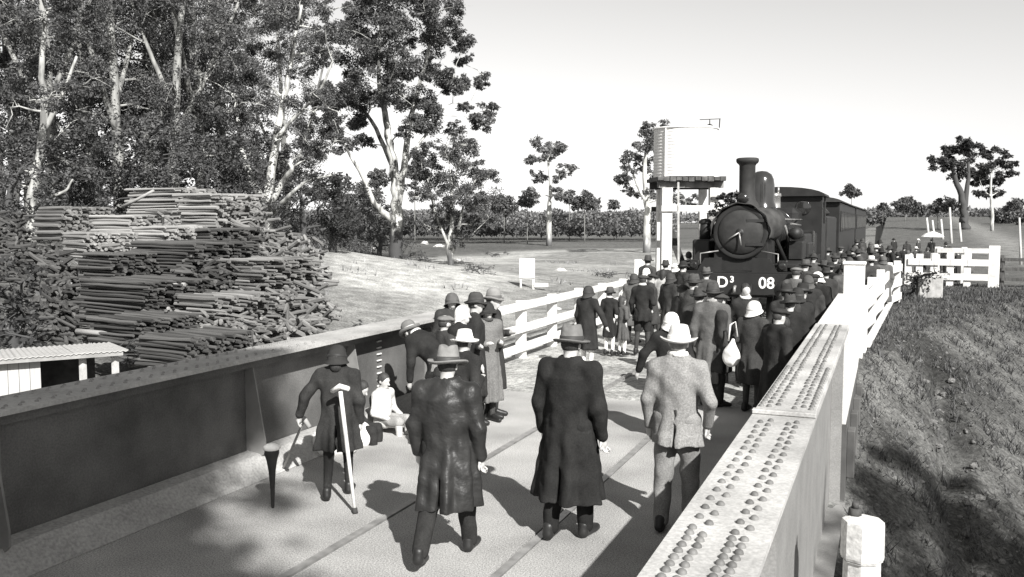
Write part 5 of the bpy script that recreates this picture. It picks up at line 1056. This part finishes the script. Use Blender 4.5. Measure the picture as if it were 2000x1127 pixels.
# group leaning on the left girder
G = .018
mp('man in dark coat bending over by the girder, grey hat with pale band', Vector((-4.80, 9.3, 0)), face=-72, h=1.66, res=G, coat='jacket', coat_c=.025, leg_c=.26, hat='bowler', hat_c=.16, band_c=.7, arms=('reach', 'reach'), lean=.95, seed=11, brim=.14, collar_c=.7)
mp('woman in dark coat with round white hat behind the leather coat', head(905, 628, 1.55) , face=15, h=1.46, res=G, coat='overcoat', coat_c=.03, leg_kind='stockings', sock_c=.05, hat='wide', hat_c=.82, band_c=.8, arms=('down', 'bent'), hem=.42, seed=12, brim=.16)
mp('woman in black with a white headscarf at the girder end', head(902, 574, 1.68), face=100, h=1.56, res=G, coat='overcoat', coat_c=.022, leg_kind='stockings', sock_c=.05, hat='scarf', hat_c=.85, arms=('bent', 'down'), seed=13, turn=.3)
mp('woman in long grey tweed coat turned towards the camera', head(950, 571, 1.66), face=125, h=1.56, res=G, coat='longcoat', coat_c=.16, coat_k='tweed', leg_kind='stockings', sock_c=.06, hat='cloche', hat_c=.04, arms=('bent', 'bent'), seed=14, hem=.30, collar_c=.06)
mp('man in tall dark felt hat behind the headscarfed woman', head(926, 551, 1.80), face=60, h=1.66, res=G, coat='overcoat', coat_c=.03, hat='fedora', hat_c=.06, seed=15, brim=.14)
mp('man in grey felt hat at the start of the white fence', head(961, 547, 1.80), face=80, h=1.68, res=G, coat='overcoat', coat_c=.035, hat='bowler', hat_c=.22, band_c=.1, arms=('bent', 'down'), seed=16, brim=.13)
mp('woman with dark bobbed hat at the back of the girder group', head(882, 554, 1.70), face=140, h=1.60, res=G, coat='overcoat', coat_c=.04, hat='cloche', hat_c=.10, leg_kind='stockings', seed=17)
mp('person in grey cap just behind the bending man', head(867, 596, 1.55), face=30, h=1.45, res=G, coat='jacket', coat_c=.05, hat='cap', hat_c=.16, seed=18)
mp('boy in white shirt sitting on the kerb', Vector((-5.62, 9.35, -.22)), face=100, h=1.30, res=.016, coat='shirt', coat_c=.62, leg_kind='shorts', leg_c=.30, sock_c=.55, hat=None, hair_c=.05, arms=('lap', 'lap'), sit=True, seed=19, nod=.2)
mp('child in dark clothes crouched on the kerb beside the boy', Vector((-5.72, 8.75, -.20)), face=80, h=1.32, res=.016, coat='jacket', coat_c=.035, leg_c=.03, hat=None, hair_c=.04, arms=('lap', 'lap'), sit=True, seed=20, lean=.3, nod=.4)
def bundle(label, p, sx, sy, sz, mat, seed):
    f = Field((-.5, -.5, -.02), (.5, .5, .6), .025); q = random.Random(seed)
    for k in range(7): f.ell((q.uniform(-.6, .6) * sx, q.uniform(-.6, .6) * sy, sz * q.uniform(.3, .6)), (sx * .6, sy * .6, sz * .5), .05)
    V, Q = f.get(); o = link(bpy.data.objects.new('bundle', np_mesh('bundle', V, Q, mat, True))); o.location = p; tag(o, label, 'bundle')
wc = M('white_cloth', .8, .08, 6, .9, .3, 20)
bundle('white cloth bundle lying against the kerb', foot(700, 862), .22, .18, .24, wc, 1); bundle('second white bundle behind the crutch on the kerb side', foot(640, 885), .26, .16, .22, wc, 2)
# children by the white fence
K = .023
mp('girl in long dark coat standing by the white fence', head(1148, 546, 1.56), face=20, h=1.47, res=K, coat='overcoat', coat_c=.03, leg_kind='stockings', sock_c=.7, hat='cloche', hat_c=.05, arms=('down', 'out'), seed=21, hem=.42, long_hair=True)
mp('girl in dark dress with pale collar and brimmed hat', head(1191, 551, 1.40), face=10, h=1.29, res=K, coat='dress', coat_c=.025, leg_kind='stockings', sock_c=.8, hat='wide', hat_c=.07, arms=('bent', 'bent'), seed=22, collar_c=.7, brim=.14)
mp('small girl in grey frock holding the fence side', head(1216, 572, 1.20), face=30, h=1.14, res=K, coat='dress', coat_c=.09, leg_kind='stockings', sock_c=.8, hat=None, hair_c=.06, arms=('raised', 'bent'), seed=23, long_hair=True, flare=.1)
mp('schoolboy in dark coat and shorts with pale sock tops', head(1256, 528, 1.62), face=4, h=1.56, res=.020, coat='jacket', coat_c=.025, leg_kind='shorts', leg_c=.03, sock_c=.05, hat='cap', hat_c=.06, arms=('down', 'bent'), seed=24, hem=.72, collar_c=.6, stride=.1)
mp('woman in white cloche behind the schoolboy', head(1262, 512, 1.62), face=0, h=1.50, res=K, coat='overcoat', coat_c=.06, leg_kind='stockings', hat='cloche', hat_c=.85, band_c=.8, seed=25)
mp('man in dark hat standing in front of the tank post', head(1265, 490, 1.82), face=20, h=1.70, res=K, coat='jacket', coat_c=.06, hat='fedora', hat_c=.06, seed=26)
mp('woman in light grey blouse among the crowd', head(1295, 520, 1.60), face=10, h=1.56, res=K, coat='jacket', coat_c=.42, leg_kind='stockings', leg_c=.05, hat=None, hair_c=.03, long_hair=True, seed=27)
# woman in white cloche just ahead of the grey suit, and the row before the engine
mp('woman in dark coat and white cloche just ahead of the grey suit', head(1312, 590, 1.62), face=-15, h=1.52, res=K, coat='overcoat', coat_c=.022, leg_kind='stockings', sock_c=.6, hat='cloche', hat_c=.86, band_c=.8, arms=('out', 'down'), seed=28)
mp('person in long grey overcoat and dark hat with back turned', head(1392, 540, 1.80), face=5, h=1.70, res=.017, coat='longcoat', coat_c=.11, leg_kind='trousers', leg_c=.04, hat='fedora', hat_c=.06, arms=('down', 'down'), seed=29, hem=.34, collar_c=.3)
wmn = mp('woman in pale cloche with a white bag on her arm', head(1472, 573, 1.60), face=22, h=1.52, res=.017, coat='overcoat', coat_c=.05, coat_k='tweed', leg_kind='stockings', sock_c=.06, hat='cloche', hat_c=.72, band_c=.5, arms=('bent', 'bent'), seed=30, hem=.45, collar_c=.10, turn=-.3)
wp = wmn.location; bp_ = Vector((wp.x - .26, wp.y - .12, .62)); t_ = empty('handbag', bp_); tag(t_, 'large white cloth bag hanging from the woman\'s arm', 'bag')
f = Field((-.25, -.2, -.05), (.25, .2, .5), .015); f.ell((0, 0, .13), (.12, .055, .14), .02); f.cone((0, 0, .2), (.02, 0, .36), .07, .02, .05); V, Q = f.get(); link(bpy.data.objects.new('bag_body', np_mesh('bag_body', V, Q, wc, True)), t_)
MB().tube([(-.04, 0, .34), (-.02, 0, .56), (.04, .02, .60), (.07, .04, .40)], .012, 6).build('strap', wc, t_)
mp('dark-coated woman with pale fur collar close to the right girder', Vector((-1.15, onx(1532, 622, -1.15).y, 0)), face=-30, h=1.40, res=.017, coat='overcoat', coat_c=.018, leg_kind='stockings', hat=None, hair_c=.03, long_hair=False, seed=31, collar_c=.75, wide=1.1)
rows = [  # head x, head y, height, coat, hat, hat tone, facing, label, extra
 (1353, 523, 1.80, .03, 'fedora', .07, 0, 'broad man in black coat and banded dark hat before the engine', {}),
 (1334, 502, 1.74, .03, 'bowler', .03, 10, 'man in round black hat near the tank brace', {}),
 (1347, 489, 1.80, .04, None, .03, 0, 'bareheaded dark-haired man under the tank', {}),
 (1371, 490, 1.80, .04, 'cap', .05, 10, 'man in dark cap left of the engine buffer', {}),
 (1318, 508, 1.60, .04, 'cloche', .8, -10, 'woman in white hat under the tank stand', dict(leg_kind='stockings')),
 (1272, 526, 1.55, .05, 'cap', .05, 0, 'boy in dark cap between schoolboy and grey blouse', {}),
 (1238, 527, 1.55, .05, 'cloche', .06, 0, 'woman in dark cloche against the fence end', dict(leg_kind='stockings')),
 (1458, 550, 1.62, .03, None, .05, 150, 'bareheaded youth looking back at the camera', dict(coat='jacket', collar_c=.7)),
 (1530, 566, 1.50, .06, 'cloche', .04, 140, 'young woman facing back with pale face and muff', dict(leg_kind='stockings', coat_k='tweed', arms=('bent', 'bent'), collar_c=.5)),
 (1553, 512, 1.80, .05, 'cap', .16, 0, 'man in grey cap beside the engine cylinder', {}),
 (1573, 498, 1.82, .05, 'fedora', .08, 20, 'man in soft hat beside the engine frames', {}),
 (1600, 524, 1.68, .02, 'cloche', .86, -20, 'woman in black with a white cloche right of the engine', dict(leg_kind='stockings')),
 (1636, 517, 1.70, .03, 'fedora', .07, 160, 'man facing back near the parapet pillar', dict(collar_c=.7)),
 (1534, 540, 1.74, .02, 'fedora', .04, 0, 'man in black hat behind the young woman with the muff', {}),
 (1565, 552, 1.72, .02, 'fedora', .03, 10, 'stout man in black right of the fur-collared woman', dict(wide=1.15)),
 (1592, 556, 1.70, .02, 'cap', .03, -10, 'man in black cap before the white cloche', {}),
 (1622, 548, 1.72, .02, 'fedora', .03, 10, 'man in black hat near the white parapet', {}),
 (1648, 540, 1.70, .025, 'bowler', .03, -10, 'man in black bowler against the parapet end', {}),
 (1578, 528, 1.72, .03, 'cloche', .08, 0, 'woman in dark cloche left of the white cloche', dict(leg_kind='stockings')),
 (1610, 500, 1.76, .04, 'fedora', .06, 0, 'man in dark hat standing by the driving wheel', {}),
 (1650, 505, 1.76, .04, 'fedora', .06, 0, 'man in dark hat by the tender', {}),
 (1632, 492, 1.78, .04, 'cap', .05, 0, 'man in dark cap by the cab steps', {}),
 (1590, 488, 1.78, .04, 'bowler', .05, 0, 'man in bowler by the running board', {}),
 (1310, 525, 1.62, .03, 'cloche', .05, 0, 'woman in dark cloche right of the grey blouse', dict(leg_kind='stockings')),
 (1330, 545, 1.60, .02, 'cap', .05, 0, 'boy in dark cap left of the broad man', {}),
 (1380, 512, 1.74, .03, 'fedora', .10, 0, 'man in greyish hat left of the buffer beam', {}),
 (1600, 575, 1.66, .02, 'fedora', .03, 0, 'man in black nearest the girder end', {}),
 (1560, 580, 1.66, .02, 'cloche', .04, 0, 'woman in black behind the fur-collared woman', dict(leg_kind='stockings')),
 (1520, 592, 1.60, .03, 'cap', .04, 15, 'boy in dark cap right of the woman with the bag', {}),
 (1404, 560, 1.66, .03, 'cap', .06, 10, 'boy in dark cap beside the long grey overcoat', {}),
 (1368, 548, 1.70, .02, 'fedora', .05, -5, 'man in black between the broad man and the grey overcoat', {}),
 (1546, 566, 1.66, .025, 'fedora', .05, 5, 'man in dark hat behind the fur collar', {}),
 (1583, 596, 1.62, .02, 'cap', .03, -5, 'man in black cap closest to the girder top', {}),
 (1636, 560, 1.66, .02, 'cap', .03, 0, 'man in black cap beside the parapet', {}),
 (1612, 534, 1.70, .03, 'fedora', .04, 0, 'man in black hat just right of the white cloche', {}),
 (1664, 520, 1.70, .03, 'fedora', .05, 0, 'man in dark hat at the parapet pillar', {}),
 (1658, 496, 1.74, .04, 'cloche', .07, 0, 'woman in dark cloche by the tender', dict(leg_kind='stockings')),
 (1618, 478, 1.78, .04, 'fedora', .06, 0, 'man in dark hat near the cab', {}),
 (1642, 476, 1.78, .05, 'cap', .06, 0, 'man in cap near the first carriage', {}),
 (1392, 498, 1.76, .04, 'fedora', .05, 0, 'man in dark hat by the left buffer', {}),
 (1300, 500, 1.70, .04, 'fedora', .05, 20, 'man in dark hat under the tank post', {}),
 (1358, 505, 1.62, .05, 'cloche', .12, 0, 'woman in greyish cloche below the tank brace', dict(leg_kind='stockings')),
]
for i, (x, y, h, cc, ht, hc_, fc, lb, ex) in enumerate(rows):
    kw = dict(coat='overcoat', leg_c=.03, arms=random.choice((('down', 'down'), ('bent', 'down'), ('pocket', 'down'), ('down', 'pocket')))); kw.update(ex); fc = fc + random.gauss(0, 22) + (random.choice((-70, 70)) if i % 6 == 5 else 0); cc = cc * random.choice((1, 1, 1.4, 2.2)); kw.setdefault('wide', random.uniform(.92, 1.14)); kw.setdefault('hem', random.uniform(.34, .55) if kw['coat'] == 'overcoat' else None); kw.setdefault('brim', random.uniform(.13, .165)); kw.setdefault('nod', random.uniform(-.1, .2)); kw.setdefault('roll', random.uniform(-.04, .04))
    mp(lb, head(x, y, h), face=fc, h=h - (.11 if ht in ('fedora', 'bowler') else .06 if ht else 0), res=.027, coat_c=cc, hat=ht, hat_c=hc_, seed=40 + i, **kw)
# the far crowd beside the train and behind the wing fence: a few models, copied
FCL = 'dark-clad onlooker in the distant crowd beside the train'; FCG = 'distant crowd beside the train'
far = []
for k, (cc, ht, hc_, lk) in enumerate(((.03, 'fedora', .05, 'trousers'), (.05, 'cloche', .07, 'stockings'), (.04, 'cap', .05, 'trousers'), (.10, 'cloche', .10, 'stockings'), (.03, 'bowler', .03, 'trousers'))):
    far.append(mp(FCL, (0, 0, 0), face=0, h=1.66, res=.034, coat='overcoat', coat_c=cc, hat=ht, hat_c=hc_, leg_kind=lk, seed=90 + k, group=FCG))
FWL = 'onlooker in a white hat in the distant crowd beside the train'
farw = [mp(FWL, (0, 0, 0), face=0, h=1.60, res=.034, coat='overcoat', coat_c=.08, hat='cloche', hat_c=.85, leg_kind='stockings', seed=97, group='white-hatted onlookers in the distant crowd'), mp(FWL, (0, 0, 0), face=0, h=1.66, res=.034, coat='jacket', coat_c=.05, hat='wide', hat_c=.8, seed=98, group='white-hatted onlookers in the distant crowd')]
q = random.Random(12); used = set()
def put(src, p, rz):
    if src.name not in used: used.add(src.name); o = src; o.location = p; o.rotation_euler = (0, 0, rz); return
    o = src.copy(); C.objects.link(o); o.location = p; o.rotation_euler = (0, 0, rz)
    for ch in list(src.children):
        d = ch.copy(); C.objects.link(d); d.parent = o
        for g2 in ch.children: e = g2.copy(); C.objects.link(e); e.parent = d
crowd = [(1676, 482), (1690, 476), (1703, 484), (1716, 474), (1728, 482), (1741, 476), (1752, 486), (1763, 478), (1776, 484), (1788, 478), (1799, 486), (1812, 478), (1824, 484), (1838, 480), (1850, 486), (1860, 478), (1685, 492), (1709, 494), (1733, 492), (1757, 495), (1781, 493), (1805, 495), (1829, 492), (1698, 468), (1722, 466), (1746, 469), (1770, 471), (1794, 470), (1668, 474), (1660, 486), (1672, 465), (1684, 462), (1872, 484), (1895, 482), (1846, 473), (1818, 470)]
for k, (x, y) in enumerate(crowd):
    p = head(x, y, 1.74) if x < 1745 else head(x, min(y, 488), 1.74, -.5)
    if x >= 1745: p.y = max(p.y, 44.5); p.z = float(ground_z(p.x, p.y)) - .02
    if p.x > -1.6 and p.x < -.5 and p.y < 19: continue
    put(farw[k % 2] if k in (3, 9, 13, 17, 20, 22, 27) else far[k % 5], p + Vector((q.uniform(-.1, .1), q.uniform(-.3, .3), 0)), q.uniform(-1.2, 1.2) if q.random() < .7 else q.uniform(2, 4))
pz = head(1815, 478, 1.70); um = empty('parasol', pz + Vector((.1, 0, 1.0))); tag(um, 'pale open parasol held above the distant crowd', 'parasol')
MB().lathe([(.001, 1.20), (.10, 1.18), (.28, 1.10), (.40, 1.0), (.39, .985), (.27, 1.08), (.001, 1.17)], n=10, smooth=False).build('canopy', wc, um); MB().tube([(0, 0, .1), (0, 0, 1.26)], .012, 6).build('shaft', dark_wood, um)
